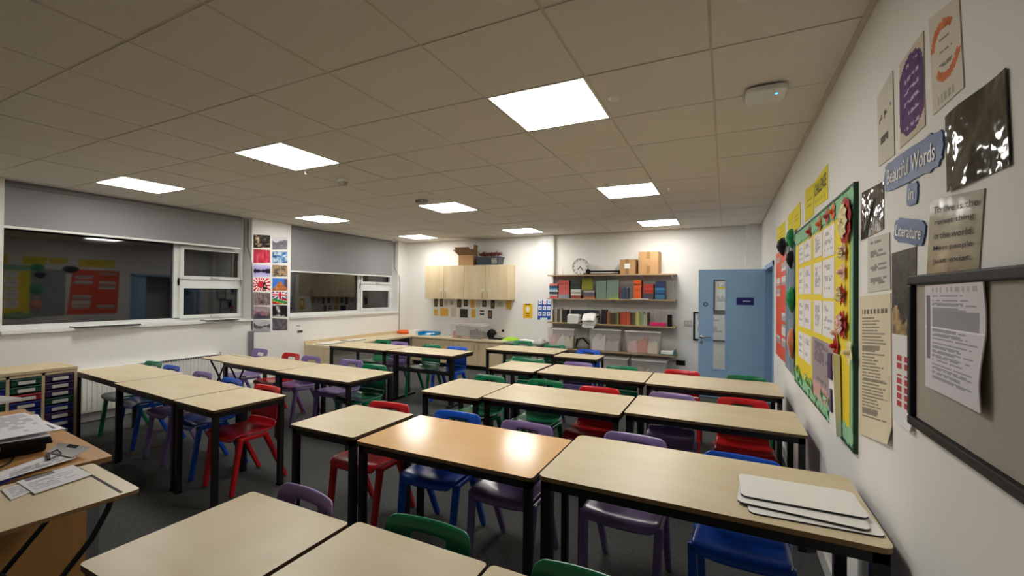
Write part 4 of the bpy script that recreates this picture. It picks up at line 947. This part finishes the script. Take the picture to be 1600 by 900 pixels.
# bottom shelf: clear boxes; two more on the floor
for u0, u1, vt, cont, lb, cl in ((856, 897, 513.5, ('petal_pink', 'paper', 'paper_cream'), 'clear storage box at the column end of the lowest shelf', 'lowest-shelf box by the column'), (921, 970, 514.5, ('paper', 'paper_grey'), 'clear storage box in the middle of the lowest shelf', 'middle box of the lowest shelf'), (977, 1032, 517.5, ('petal_pink', 'petal_orange', 'paper_cream'), 'clear storage box at the door end of the lowest shelf', 'door-end box of the lowest shelf')):
    x0, x1, h, Y = onshelf(3, u0, u1, vt, 0, YS-.02); dd = .23 if u0 < 860 else .305; clear_box((x0+x1)/2, Y+dd/2+.01, SZ[3], x1-x0, dd, h, lb, lid=False, contents=cont, clabel=cl)
x0, x1, h, Y = onshelf(3, 898, 920, 529, 0, YS+.0)
r = empty('cloth_bag', ((x0+x1)/2, Y+.14, SZ[3]), 0, 'grey and black soft bag between two clear boxes', 'bag'); w = (x1-x0)/2
m = MB(); m.lathe([(0, 0), (.9, 0), (1, .35), (.85, .75), (.4, 1), (0, 1)], n=18); m.v = [(x*w, y*.13, z*h) for x, y, z in m.v]; m.build('body', 'grey_plastic', r, smooth=True)
MB().tube([(-w*.9, -.05, .06), (-w*.6, -.13, h*.9), (w*.2, -.13, h*1.05), (w*.85, -.06, h*.5)], .016, 8).build('strap', 'black_plastic', r, smooth=True)
x0, x1, h, Y = onshelf(3, 1032, 1055, 543, 0, YS+.0)
r = empty('paper_tray', ((x0+x1)/2, Y+.13, SZ[3]), 0, 'teal tray of white paper at the end of the lowest shelf', 'tray'); w = (x1-x0)/2
MB().box(-w, w, -.12, .12, 0, .02).build('base', 'teal', r); MB().box(w-.02, w, -.12, .12, .02, .09).build('side', 'teal', r)
slab('paper_stack', [((x0+x1)/2-w+.01, Y+.0), ((x0+x1)/2+w-.03, Y+.0), ((x0+x1)/2+w-.03, Y+.24), ((x0+x1)/2-w+.01, Y+.24)], SZ[3]+.0205, .045, 'paper', 'stack of white paper in the teal tray', 'paper stack')
for u0, u1, vt, lb, cl in ((939, 982, 554, 'clear storage box on the floor under the shelves, in the middle', 'middle floor box'), (988, 1042, 558, 'clear storage box on the floor under the door end of the shelves', 'door-end floor box')):
    x0 = ony(u0, 460, YS).x; x1 = ony(u1, 460, YS).x; h = ony((u0+u1)/2, vt, YS).z
    clear_box((x0+x1)/2, YS+.13, 0.0, x1-x0, .32, min(h, SZ[3]-.10), lb, lid=True, contents=('paper_grey', 'petal_pink') if u0 < 950 else ('paper_cream', 'paper_grey'), clabel=cl)

# ------------------------------------------------------------------ blue door (leaf and a half), standing open
YD = 7.24
m = MB(); f = .06
m.box(XR-.012, XR+.14, DY0, DY0+f, 0, DZ); m.box(XR-.012, XR+.14, DY1-f, DY1, 0, DZ); m.box(XR-.012, XR+.14, DY0, DY1, DZ-f, DZ)
fr = tag(struct(m.build('trim_3', 'frame_blue')), 'blue door frame in the wall beside the orange poster')
hl = struct(MB().box(XR+.07, XR+.115, DY0+f, DY0+f+.32, 0.01, DZ-f).build('door_2', 'door_blue')); tag(hl, 'narrow closed blue door leaf in the frame')
struct(MB().box(XR+.9, XR+.95, DY0-1, YB, 0, ZC).build('wall_corridor', 'wall'))
struct(MB().box(XR+.22, XR+.95, DY0-1, YB, -.1, 0).build('floor_corridor', 'carpet'))
x0, x1 = ony(1091.5, 480, YD).x, XR-.0125; zt_ = ony(1140, 421, YD).z
ux0, ux1 = ony(1114.5, 480, YD).x, ony(1132.8, 480, YD).x; uz1, uz0 = ony(1124, 437, YD).z, ony(1124, 577, YD).z
dr = empty('door_1', (x1, YD, 0), 0, 'pale blue door standing wide open with a tall glass panel', None, None, 'structure')
X = lambda v: v-x1
m = MB(); m.box(X(x0), X(ux0), 0, .045, .008, zt_); m.box(X(ux1), 0, 0, .045, .008, zt_); m.box(X(ux0), X(ux1), 0, .045, .008, uz0); m.box(X(ux0), X(ux1), 0, .045, uz1, zt_)
m.build('leaf', 'door_blue', dr)
MB().box(X(ux0), X(ux1), .019, .025, uz0, uz1).build('pane', 'clear_glass', dr)
m = MB(); w = .012
m.box(X(ux0)-w, X(ux0), -.006, 0, uz0-w, uz1+w); m.box(X(ux1), X(ux1)+w, -.006, 0, uz0-w, uz1+w); m.box(X(ux0), X(ux1), -.006, 0, uz1, uz1+w); m.box(X(ux0), X(ux1), -.006, 0, uz0-w, uz0); m.build('glazing_bead', 'door_blue', dr)
h = ony(1096, 526, YD); hz = h.z
m = MB(); m.cyl((X(h.x), 0, hz), (0,-1,0), .026, .01); m.tube([(X(h.x), -.01, hz), (X(h.x), -.05, hz), (X(h.x)+.02, -.056, hz), (X(h.x)+.135, -.056, hz)], .010, 8); hd = m.build('handle', 'chrome', dr, smooth=True)
MB().cyl((X(h.x), 0, hz-.085), (0,-1,0), .024, .008).build('lock_rose', 'grey_metal', dr)
a, b = ony(1150.5, 476.5, YD), ony(1178, 465, YD)
sg = MB().box(X(a.x), X(b.x), -.004, 0, a.z, b.z).build('door_sign', 'sign_navy', dr)
m = MB(); yc = (a.z+b.z)/2
for k in range(7): m.box(X(a.x)+.085+k*.014, X(a.x)+.085+k*.014+.009, -.005, -.004, yc-.010, yc+.010)
m.build('lettering', 'sign_text', sg)
c = ony(1102.5, 475.5, YD); ds = MB(); ds.cyl((X(c.x), 0, c.z), (0,-1,0), .034, .003, 24); o = ds.build('round_sign', 'sign_blue', dr)
m = MB()
for k, w in enumerate((.022, .03, .022)): m.box(X(c.x)-w/2-.005, X(c.x)+w/2+.005, -.004, -.003, c.z+.013-k*.014, c.z+.018-k*.014)
m.build('lettering', 'sign_text', o)
# framed notices on the wall behind the door
def notice(u0, u1, v0, v1, label):
    a, b = ony(u0, v1, YB), ony(u1, v0, YB); w, h = b.x-a.x, b.z-a.z; t = .028
    r = empty('framed_notice', ((a.x+b.x)/2, YB, a.z), 0, label, 'notice')
    m = MB(); m.box(-w/2, w/2, -.02, 0, 0, t); m.box(-w/2, w/2, -.02, 0, h-t, h); m.box(-w/2, -w/2+t, -.02, 0, t, h-t); m.box(w/2-t, w/2, -.02, 0, t, h-t); m.build('frame', 'black_plastic', r)
    sheet('paper', (-w/2+t, -.004, h-t), (w/2-t, -.004, h-t), (w/2-t, -.004, t), (-w/2+t, -.004, t), lambda u, v: hx('d8c23c') if .05 < u < .45 and .72 < v < .82 else page(90, 'd8dad8', 'aeb0ae', 10)(u, v), 12, 14, (0,-1,0), .002, parent=r)
notice(1083, 1141, 488.5, 531.5, 'black framed notice on the wall, poking out behind the blue door')
notice(1114, 1160, 436, 487, 'black framed notice seen through the glass of the blue door')
# switch and socket
def plate(u, v, w, h, label, name, matn, rocker):
    c = ony(u, v, YB); r = empty(name, (c.x, YB, c.z), 0, label, 'switch' if 'switch' in name else 'socket')
    MB().box(-w/2, w/2, -.012, 0, -h/2, h/2).build('plate', matn, r, bevel=.003)
    for x in (-w*.2, w*.2): MB().box(x-.008, x+.008, -.016, -.012, -.014, .014).build('rocker', rocker, r)
plate(1075, 505, .12, .10, 'white light switch on the wall between shelves and blue door', 'light_switch', 'switch_grey', 'white_plastic')
plate(1063.5, 567, .15, .085, 'black double socket low on the wall beside the shelves', 'wall_socket', 'black_plastic', 'black_metal')

# ------------------------------------------------------------------ right wall: posters and boards
E_ = 0.0
def RW(u, v, off=0): return onx(u, v, XR-off)
def rsheet(name, pix, fn, label, cat='poster', nx=16, ny=20, matn='print_matte', th=.003, curl=None, group=None, parent=None, off=0):
    P = [RW(x, y, off) for x, y in pix]
    o = sheet(name, *P, fn, nx, ny, (-1,0,0), th, matn, curl=curl, parent=parent)
    return tag(o, label, cat, group) if parent is None else o
UU, VV = Vector((0,-1,0)), Vector((0,0,1))
# yellow posters
for pix, lb, words in ((((1259,297),(1272.4,285.5),(1272,336),(1258,347.5)), 'yellow poster sharing an edge with the CHALLENGE poster', None), (((1273,284.5),(1294,256),(1294,310.5),(1273.5,325)), 'yellow CHALLENGE poster above the display board', 'CHALLENGE'), (((1231,339),(1239,329.5),(1238.5,357),(1231.5,362)), 'narrow yellow poster above the green lantern', None), (((1239.3,329),(1251,315),(1251,354),(1240,362.5)), 'yellow poster with grey lines above the silver panel corner', None), (((1214.5,357),(1227,345),(1227,377),(1214.5,386)), 'yellow poster nearest the blue door', None)):
    fn = (lambda u, v: hx('c8ba40') if (.1 < u < .9 and (.80 < v < .9 or .15 < v < .24) and int(u*14) % 3) else hx('e2d230'))
    if words is None: fn = (lambda u, v: hx('b4a83c') if (.25 < u < .8 and .25 < v < .75 and int(v*16) % 3 == 0) else hx('e2d230'))
    o = rsheet('yellow_poster', pix, fn, lb, 'poster', 14, 16)
    if words:
        P = [RW(*q) for q in pix]; c = sum(P, Vector())/4 + Vector((-.004, 0, .02)); text(words, c, UU, VV, abs(P[1].y-P[0].y)*.86, .075, 'ink', o, bold=.01)
# orange poster and silver panel
def oc(u, v):
    c, r_ = int(u*2), int(v*9); x, y = u*2-c, v*9-r_
    on = random.Random(c*31+r_*7).random() > .25
    return (hx('a8a4a2') if int(y*7) % 2 else hx('d4d0ce')) if on and .12 < x < .9 and .12 < y < .85 else hx('e4522c')
rsheet('orange_poster', ((1213,398),(1229,384),(1230.5,571),(1213,552)), lambda u, v: hx('e4522c') if u < .1 or v > .94 or v < .12 else oc(u, v), 'orange poster with grey text blocks beside the door frame', 'poster', 14, 40, 'print_photo')
bd = empty('silver_panel', (0,0,0), 0, 'silver foil covered panel with paper lanterns next to the green-edged board', 'display board')
P = [RW(x, y) for x, y in ((1231.8,396),(1245.2,370),(1246,592),(1230,570))]
bd.location = (XR, P[1].y, P[3].z); y0_, y1_ = P[1].y, P[0].y; zb0, zb1 = .90, 2.0
MB().box(-.02, 0, 0, y1_-y0_, zb0-P[3].z, zb1-P[3].z).build('backing', 'board_silver', bd)
fo = plain('8d9499')
sheet('foil', (-.02, y1_-y0_-.01, zb1-P[3].z-.01), (-.02, .01, zb1-P[3].z-.01), (-.02, .01, zb0-P[3].z+.01), (-.02, y1_-y0_-.01, zb0-P[3].z+.01), fo, 14, 30, (-1,0,0), .003, 'print_gloss', parent=bd)
def lantern(u, v, r, h, matn, label, off=.025):
    c = RW(u, v, off); m = MB(); n = 26; prof = [(0, -h), (.35*r, -h*.8), (.8*r, -h*.3), (r, .1*h), (.85*r, .6*h), (.45*r, .92*h), (0, h)]
    st = 0
    for i, (rr_, hh) in enumerate(prof):
        for j in range(n+1):
            t = math.pi/2 + math.pi*j/n; q = rr_*(1 if j % 2 else .86); m.v.append((q*math.cos(t), q*math.sin(t), hh))
    for i in range(len(prof)-1):
        for j in range(n): q = i*(n+1)+j; m.face((q, q+1, q+n+2, q+n+1))
    o = m.build('paper_lantern', matn, loc=c); o.scale = (.38, 1, 1); return tag(o, label, 'lantern', 'paper lanterns')
lantern(1238, 373, .12, .085, 'lantern_green', 'green half paper lantern at the top of the silver panel')
lantern(1225, 386, .16, .09, 'lantern_black', 'black half paper lantern above the orange poster corner')
lantern(1237, 406, .11, .08, 'lantern_black', 'black half paper lantern beside the top of the green-edged board')
lantern(1238, 469, .12, .11, 'lantern_green', 'green half paper lantern halfway down the silver panel')
lantern(1238, 537, .10, .13, 'lantern_salmon', 'salmon half paper lantern low on the silver panel')
# green edged display board
gb = empty('display_board', (XR, 2.375, .885), 0, 'large display board with green edge, yellow backing and paper flowers', 'display board')
GW, GH = 4.15-2.375, 2.045-.885
MB().box(-.014, 0, 0, GW, 0, GH).build('board', 'board_green', gb)
m = MB(); m.box(-.018, 0, -.014, 0, -.012, GH+.012); m.box(-.018, 0, 0, GW, -.012, 0); m.box(-.018, 0, 0, GW, GH, GH+.012); m.box(-.018, 0, GW, GW+.014, -.012, GH+.012); m.build('edge_frame', 'board_edge', gb)
MB().box(-.016, -.013, .06, GW-.03, .075, GH-.10).build('yellow_backing', 'board_yellow', gb)
m = MB(); m2_ = MB(); rr = random.Random(8)    # scalloped corrugated border
for k in range(30):
    y = .03+k*(GW-.06)/29
    m.cyl((-.0185+rr.uniform(0,.001), y, GH-.05+rr.uniform(-.012, .012)), (1,0,0), .042, .004, 12); m2_.cyl((-.0185+rr.uniform(0,.001), y, .045+rr.uniform(-.012, .012)), (1,0,0), .042, .004, 12)
for q_ in (m, m2_): q_.build('scalloped_border', 'board_green', gb)['kind'] = 'stuff'
def GB(u, v): p = RW(u, v, .017); return p.y-2.375, p.z-.885
def gsheet(u0, u1, zt, zb, fn, nm='sheet', nx=12, ny=14, mt='print_matte', tilt=0):
    ya, yb = GB(u0, 470)[0], GB(u1, 470)[0]; x = -.0165
    return sheet(nm, (x, ya, zt+tilt), (x, yb, zt), (x, yb, zb), (x, ya, zb+tilt), fn, nx, ny, (-1,0,0), .002, mt, parent=gb)
zr = [1.945, 1.775, 1.77, 1.55, 1.54, 1.315, 1.30, 1.085]
zr = [z-.885 for z in zr]
for c, (ua, ub) in enumerate(((1248.3, 1256), (1256.6, 1268), (1272, 1284.5), (1286, 1304))):
    for k in range(4):
        if c >= 2 and k == 3: continue
        zt_2, zb_2 = zr[2*k], zr[2*k+1]-(.02 if c == 3 and k < 2 else 0)+(.035 if c < 3 else .012)*(k < 3)*0
        gsheet(ua, ub, zt_2-.012, zb_2+.016, page(100+c*7+k, 'e6e2e2', 'b4b0b8', 7+c % 3, .15, .85, .85, .2, .8))
gsheet(1270, 1301.5, 1.30-.885, 1.025-.10-.885+.02, lambda u, v: (hx('d8a8a4') if v < .28-.15*abs(u-.4) else page(131, 'a2949c', '7c7078', 12, .1, .9, .95, .3)(u, v)), 'lilac_sheet', 16, 20, 'print_photo')
m = MB(); rr = random.Random(4)    # small cut leaves at the bottom edge
for k in range(26):
    y = rr.uniform(.06, GW-.05); z = rr.uniform(.04, .13); tw_ = (GB(1306, 560)[0], GB(1317, 690)[0])
    if min(tw_)-.09 < y < max(tw_)+.09: y = max(tw_)+.12
    a = rr.uniform(0, 3.1); l = .05
    p0 = Vector((-.0205, y, z)); d = Vector((0, math.cos(a), math.sin(a)))*l; e = Vector((0, -math.sin(a), math.cos(a)))*l*.35
    n0 = len(m.v); m.v += [tuple(p0-d), tuple(p0+e+Vector((-.012,0,0))), tuple(p0+d), tuple(p0-e+Vector((-.012,0,0)))]; m.face((n0, n0+1, n0+2)); m.face((n0, n0+2, n0+3))
lv = m.build('paper_leaves', 'board_green', gb); lv['kind'] = 'stuff'
def flower(u, v, R, cols, n, label, depth=.06, rot=0.0, point=.5):
    c = RW(u, v, .021); depth *= .45; r = empty('paper_flower', c, 0, label, 'paper flower', 'paper flowers on the display board')
    lay = len(cols)
    for L_, mt in enumerate(cols):
        RR = R*(1-.28*L_); 
        m = MB(); b = Vector((0, 0, 0)); w = math.pi/n*1.05; dz = -depth*(.25+.4*L_)
        P = [(0,0,0), (dz*.5, RR*.55*math.sin(-w), RR*.55*math.cos(w)), (dz*1.25, 0, RR*.62), (dz*.5, RR*.55*math.sin(w), RR*.55*math.cos(w)), (dz*.9, RR*.92*math.sin(-w*point), RR*.92), (dz*.6, 0, RR*1.02), (dz*.9, RR*.92*math.sin(w*point), RR*.92)]
        m.v = P; 
        for f_ in ((0,2,1),(0,3,2),(1,2,4),(2,5,4),(2,6,5),(2,3,6)): m.face(f_)
        p0 = m.build('petal', mt, r)
        for k in range(1, n):
            o = p0.copy(); COL.objects.link(o); o.parent = r; o.rotation_euler = (2*math.pi*k/n+rot+L_*.3, 0, 0)
        p0.rotation_euler = (rot+L_*.3, 0, 0)
    m = MB(); m.lathe([(0, -.02-depth*.4), (.012, -.012-depth*.4), (.014, 0)], n=10, axis='x'); m.build('centre', cols[-1], r)
    return r
flower(1322, 345, .11, ('petal_red', 'petal_cream'), 9, 'big red and cream rosette at the top of the display board', .07, 0, .9)
flower(1320, 394, .046, ('petal_pink', 'petal_cream'), 6, 'pink and cream paper flower under the big rosette', .08, .3)
flower(1319, 425, .046, ('petal_pink',), 6, 'plain pink paper flower above the red and cream star', .08)
flower(1318, 460, .058, ('petal_red', 'petal_cream'), 6, 'red and cream star-shaped paper flower halfway down the board', .09, .2, .2)
flower(1319, 507, .072, ('petal_red', 'petal_pink'), 6, 'red and pink paper flower below the red star', .09, .5)
flower(1308, 541, .055, ('petal_red',), 5, 'red paper flower on top of the white paper tower', .08, .1)
flower(1329, 551, .058, ('petal_cream',), 5, 'cream paper flower beside the white paper tower', .08, .6)
flower(1307, 520, .03, ('petal_pink',), 5, 'small pink paper flower above the red one on the tower', .05)
for u, v, mt, lb in ((1265,362,'petal_red','red'), (1281,350,'petal_orange','amber'), (1293,338,'salmon','salmon'), (1302,331,'petal_orange','orange')):
    flower(u, v, .05, (mt,), 6, 'tiny %s paper flower along the top border of the display board' % lb, .03)
# white paper tower
y_a, z_a = GB(1306, 560); y_b, z_b = GB(1317, 690)
zc0, zc1 = z_b+.885+.02, z_a+.885+.03
tw = empty('paper_tower', (XR-.0225, (y_a+y_b)/2+2.375, zc0), 0, 'tall narrow white paper tower with a purple slit', 'paper model'); w = (y_a-y_b)/2
m = MB(); m.hexa([(-.02,-w,0),(0,-w,0),(0,w,0),(-.02,w,0),(-.03,-w*.55,(zc1-zc0)),(0,-w*.55,(zc1-zc0)),(0,w*.55,(zc1-zc0)),(-.03,w*.55,(zc1-zc0))]); m.build('body', 'paper', tw)
MB().box(-.032, -.019, -w*.3, w*.15, .1, (zc1-zc0)*.55).build('slit', 'tray_purple', tw); MB().box(-.036, -.02, -w*.5, w*.5, (zc1-zc0)*.68, zc1-zc0).build('cap', 'tray_purple', tw)
# loose sheets between the boards
rsheet('laminated_poster', ((1348,301),(1382,283),(1382,358),(1346,376)), blend(61, ['24201c', '3c3630', '5a544c', '2a2622'], 4, 5), 'small dark laminated poster next to the green-edged board', 'poster', 14, 16, 'print_gloss')
rsheet('printed_page', ((1357,373),(1391,363),(1393,452),(1357,457)), lambda u, v: page(64, 'c8c4bc', '8c8880', 16, .15, .9, .9, .1)(u, v), 'grey printed page under the small dark laminated poster', 'paper', 14, 24)
def shk(u, v):
    if v > .9: return hx('d8ccb2')
    if .865 < v < .895 and .1 < u < .92: return hx('6a6254') if int(u*26) % 3 else hx('d8ccb2')
    return page(66, 'd8ccb2', '8e8474', 34, .1, .9, .84, .12, .97)(u, v)
rsheet('long_text_sheet', ((1345,463),(1393,458),(1395,696),(1345,677)), shk, 'long cream sheet of close text headed in capitals, curling at the bottom', 'poster', 44, 90, curl=lambda u, v: .010*max(0, .12-v)/.12*(.3+u))
pc = blend(68, ['0c0a09', '241f1a', '4a4238', '14110e'], 7, 12)
rsheet('tall_picture', ((1395,396),(1433,385),(1432,526),(1396,521)), lambda u, v: (mixc(hx('5c4a34'), hx('c8a878'), NZ(u*9, v*14)) if v < .24+.12*math.sin(u*9) else pc(u, v)), 'tall dark picture with brown shapes at its foot beside the whiteboard frame', 'picture', 16, 40, 'print_photo')
def redgrid(u, v):
    for a, b in ((.2, .46), (.56, .9)):
        if a < u < b and (.62 < v < .8 or .2 < v < .57) and int(v*46) % 4: return hx('b8464a')
    return hx('dcdadc')
rsheet('timetable_sheet', ((1396,524),(1432,530),(1431,676),(1396,655)), redgrid, 'white sheet with blocks of red lines under the tall dark picture', 'paper', 18, 46, curl=lambda u, v: .012*max(0, .2-v)/.2*u)
# blue cloud signs with lettering
def cloudsign(pL, pR, hpx, words, label, tw=.84, th=.5):
    A, B = RW(*pL), RW(*pR); d = (B-A); L_ = d.length; u = d.normalized(); v = u.cross(Vector((-1,0,0))); v = v if v.z > 0 else -v; c = (A+B)/2
    h = (RW(pL[0], pL[1]-hpx/2)-RW(pL[0], pL[1]+hpx/2)).z; rr = random.Random(len(words)); pts = []; n = 40
    for k in range(n):
        t = 2*math.pi*k/n; e = 1+rr.uniform(-.05, .05); x = (abs(math.cos(t))**.35)*math.copysign(1, math.cos(t))*L_/2*e; y = (abs(math.sin(t))**.45)*math.copysign(1, math.sin(t))*h/2*(1+rr.uniform(-.10, .10)); pts.append(u*x+v*y)
    m = MB(); N = Vector((-1,0,0)); m.v = [tuple(p+N*.001) for p in pts]+[tuple(p+N*.005) for p in pts]
    m.face(list(range(n))); m.face(list(range(2*n-1, n-1, -1)))
    for k in range(n): m.face((k, (k+1)%n, n+(k+1)%n, n+k))
    o = tag(m.build('lettered_sign', 'sky_sign', loc=c), label, 'sign', 'blue lettered signs')
    # lettering built in the sign's own plane
    t = text(words, c+N*.006, u, v, L_*tw, h*th, 'sign_text', o, bold=.006); return o
cloudsign((1384,281), (1475,228), 46, 'Beautiful Words', 'blue cloud-shaped sign reading Beautiful Words')
cloudsign((1420,304), (1436,301), 34, 'in', 'small blue cloud-shaped sign reading in', .5, .5)
cloudsign((1400,359), (1448,365), 35, 'Literature', 'blue cloud-shaped sign reading Literature')
# glossy and paper posters higher up
wv = blend(71, ['201c18', '3a352c', '2c2822', '464036'], 2, 9)
rsheet('laminated_poster', ((1482,182),(1576,105),(1583,258),(1485,300)), wv, 'large dark laminated poster right above the brownish quotation poster', 'poster', 20, 20, 'print_gloss', curl=lambda u, v: .004*(1+math.sin(u*6)))
qb = blend(73, ['7a705a', '948a70', '8c826a', 'a69c82'], 3, 4)
o = rsheet('laminated_quote', ((1456,313),(1541,294),(1532,421.5),(1450,430)), qb, 'brownish laminated quotation poster touching the top of the black board frame', 'poster', 18, 20, 'print_satin')
P = [RW(*q) for q in ((1456,313),(1541,294),(1532,421.5),(1450,430))]
for k, ln in enumerate(('To live is the', 'rarest thing', 'in the world.', 'Most people', 'just exist.')):
    t = (k+.5)/5*.86+.06; a = P[0].lerp(P[3], t); b = P[1].lerp(P[2], t); c = a.lerp(b, .52); c.x -= .0045
    text(ln, c, b-a, P[1].lerp(P[0], .5)-P[2].lerp(P[3], .5), (b-a).length*(.84 if k == 0 else .74), (P[0]-P[3]).length*.085, 'ink', o, bold=.008)
def wreath(u, v):
    x, y = (u-.52)*1.0, (v-.56)*1.55; r_ = math.hypot(x, y); a = math.degrees(math.atan2(y, x)) % 360
    if .36 < r_ < .50 and (55 < a < 170 or 225 < a < 340): return mixc(hx('c0603a'), hx('d88a5c'), NZ(u*9, v*9))
    if r_ < .30 and abs(x) < .22 and int(v*30) % 4 == 0 and NZ(u*30, v*30) > .4: return hx('8a8078')
    if .05 < v < .12 and .2 < u < .8 and int(u*24) % 3: return hx('a8a098')
    return hx('d2cabc')
rsheet('wreath_poster', ((1453,30),(1500,-8),(1508,136),(1460,180)), wreath, 'white poster with two orange leaf arcs around a quotation', 'poster', 30, 46)
def purp(u, v):
    e = ((u-.5)/.47)**2*.8+((v-.5)/.44)**4
    if e > 1+.25*(NZ(u*7, v*9)-.5): return hx('cbbfae')
    return hx('b8a8c4') if (int(v*22) % 3 == 0 and .2 < u < .8 and NZ(u*22, v*22) > .45) else mixc(hx('4c3260'), hx('6a4a78'), NZ(u*6, v*8))
rsheet('purple_poster', ((1407,101),(1444,48),(1447,196),(1408,232)), purp, 'cream poster with a ragged purple patch of script', 'poster', 26, 46)
def whitequ(u, v):
    if (.25 < v < .36 and .2 < u < .7) or (.58 < v < .66 and .15 < u < .9 and int(u*12) % 4): return hx('5a544c') if NZ(u*16, v*30) > .4 else hx('cfc8bc')
    return hx('cfc8bc')
rsheet('white_poster', ((1372,152),(1396,110),(1399,242),(1374,261)), whitequ, 'narrow white poster with grey letters next to the purple poster', 'poster', 16, 30)
# framed pinboard with a notice
A, Bp = RW(1434, 431), RW(1433, 662); y1_ = A.y; y0_ = y1_-1.25; z1_, z0_ = A.z, Bp.z
wb = empty('framed_board', (XR, y0_, z0_), 0, 'grey board in a black frame with a curling white notice on it', 'board'); w, h = y1_-y0_, z1_-z0_
MB().box(-.012, 0, .02, w-.02, .02, h-.02).build('surface', 'pinboard', wb)
m = MB(); t = .028; m.box(-.026, 0, 0, w, 0, t); m.box(-.026, 0, 0, w, h-t, h); m.box(-.026, 0, 0, t, t, h-t); m.box(-.026, 0, w-t, w, t, h-t); m.build('frame', 'black_plastic', wb, bevel=.005)
def form(u, v):
    if v > .93: return hx('b4b0b6') if int(u*22) % 2 and .1 < u < .95 and v < .97 else hx('d8d4da')
    if .03 < u < .13 and .28 < v < .9: return hx('7e7c82')
    if .15 < u < .93 and .60 < v < .76 : return hx('9a989e')
    if .58 < v < .60: return hx('ece8ee')
    return page(81, 'd4d0d8', 'a09ea6', 36, .15, .93, .9, .1, .9)(u, v)
rsheet('notice_sheet', ((1447,446),(1545,440),(1547,648),(1448,603)), form, 'curling white form sheet taped on the black-framed board', 'paper', 26, 70, off=.0125, th=.003, curl=lambda u, v: .004*(1+math.sin(v*7))*u + .008*u*u*(1-v))
# mini whiteboards on the higher table
for k, (pix, a_, lb) in enumerate(((((1180,768),(1345,790),(1374,836),(1180,800)), 3, 'lowest mini whiteboard of the pile on the higher table'), (((1160,752),(1338,788),(1352,836),(1160,786)), -4, 'middle mini whiteboard of the pile, turned askew'), (((1160,748),(1325,772),(1350,816),(1163,784)), 1, 'topmost mini whiteboard of the pile on the higher table'))):
    P = sum((onz(x, y, .765) for x, y in pix), Vector())/4; P.x = min(P.x, .275)
    slab('mini_whiteboard', rot_rect(P.x, P.y, .40, .23, a_, .025), .7601+.0085*k, .006, 'whiteboard', lb, 'whiteboard', 'mini whiteboards', 'seal')

# ------------------------------------------------------------------ ceiling fittings
c = onz(1196, 148, ZC-.03)
ap = empty('access_point', (c.x, c.y, ZC), 0, 'flat white wireless access point with a blue light on the ceiling', 'access point')
MB().prism(rrect(-.10, .10, -.10, .10, .05, 6), -.045, -.015).build('housing', 'white_plastic', ap, bevel=.008); MB().box(-.07, .07, -.07, .07, -.015, 0).build('mount', 'gap', ap)
MB().cyl((.05, -.03, -.0465), (0,0,1), .006, .002, 10).build('status_light', 'led', ap)
def disc(u, v, r, h, label, name, matn='white_plastic', extra=True, cat='detector'):
    c = onz(u, v, ZC); o = empty(name, (c.x, c.y, ZC), 0, label, cat); m = MB(); m.lathe([(0, 0), (r, 0), (r, -h*.35), (r*.8, -h*.5)], n=24); m.build('base', matn, o, smooth=False)
    m = MB(); m.lathe([(r*.8, -h*.45), (r*.72, -h*.9), (r*.4, -h), (0, -h)], n=24); m.build('cap', 'grey_plastic' if extra else matn, o, smooth=True)
disc(536, 279, .055, .07, 'white domed smoke detector on the ceiling', 'smoke_detector')
disc(960, 152, .045, .012, 'flat round white disc on the ceiling beside the bright panel', 'ceiling_disc', extra=False, cat='sensor')
disc(1046, 293, .02, .03, 'tiny white ceiling sensor beside a light panel', 'ceiling_sensor', extra=False, cat='sensor')
disc(617, 373, .03, .03, 'tiny dark ceiling sensor near the small window corner', 'ceiling_sensor', 'grey_plastic', cat='sensor')
c = onz(659, 312, ZC); o = empty('sensor_box', (c.x, c.y, ZC), 0, 'small grey box sensor on the ceiling beside a light panel', 'sensor'); MB().box(-.07, .07, -.04, .04, -.04, 0).build('housing', 'grey_plastic', o, bevel=.006); MB().box(.03, .05, -.045, -.04, -.03, -.015).build('lens', 'white_plastic', o)
c = onz(477, 266, ZC); tag(MB().tube([(0,0,0),(0,0,-.03),(.008,0,-.04),(.012,0,-.032)], .003, 6).build('ceiling_hook', 'white_metal', loc=c), 'tiny white hook hanging from the ceiling by a light panel', 'hook')
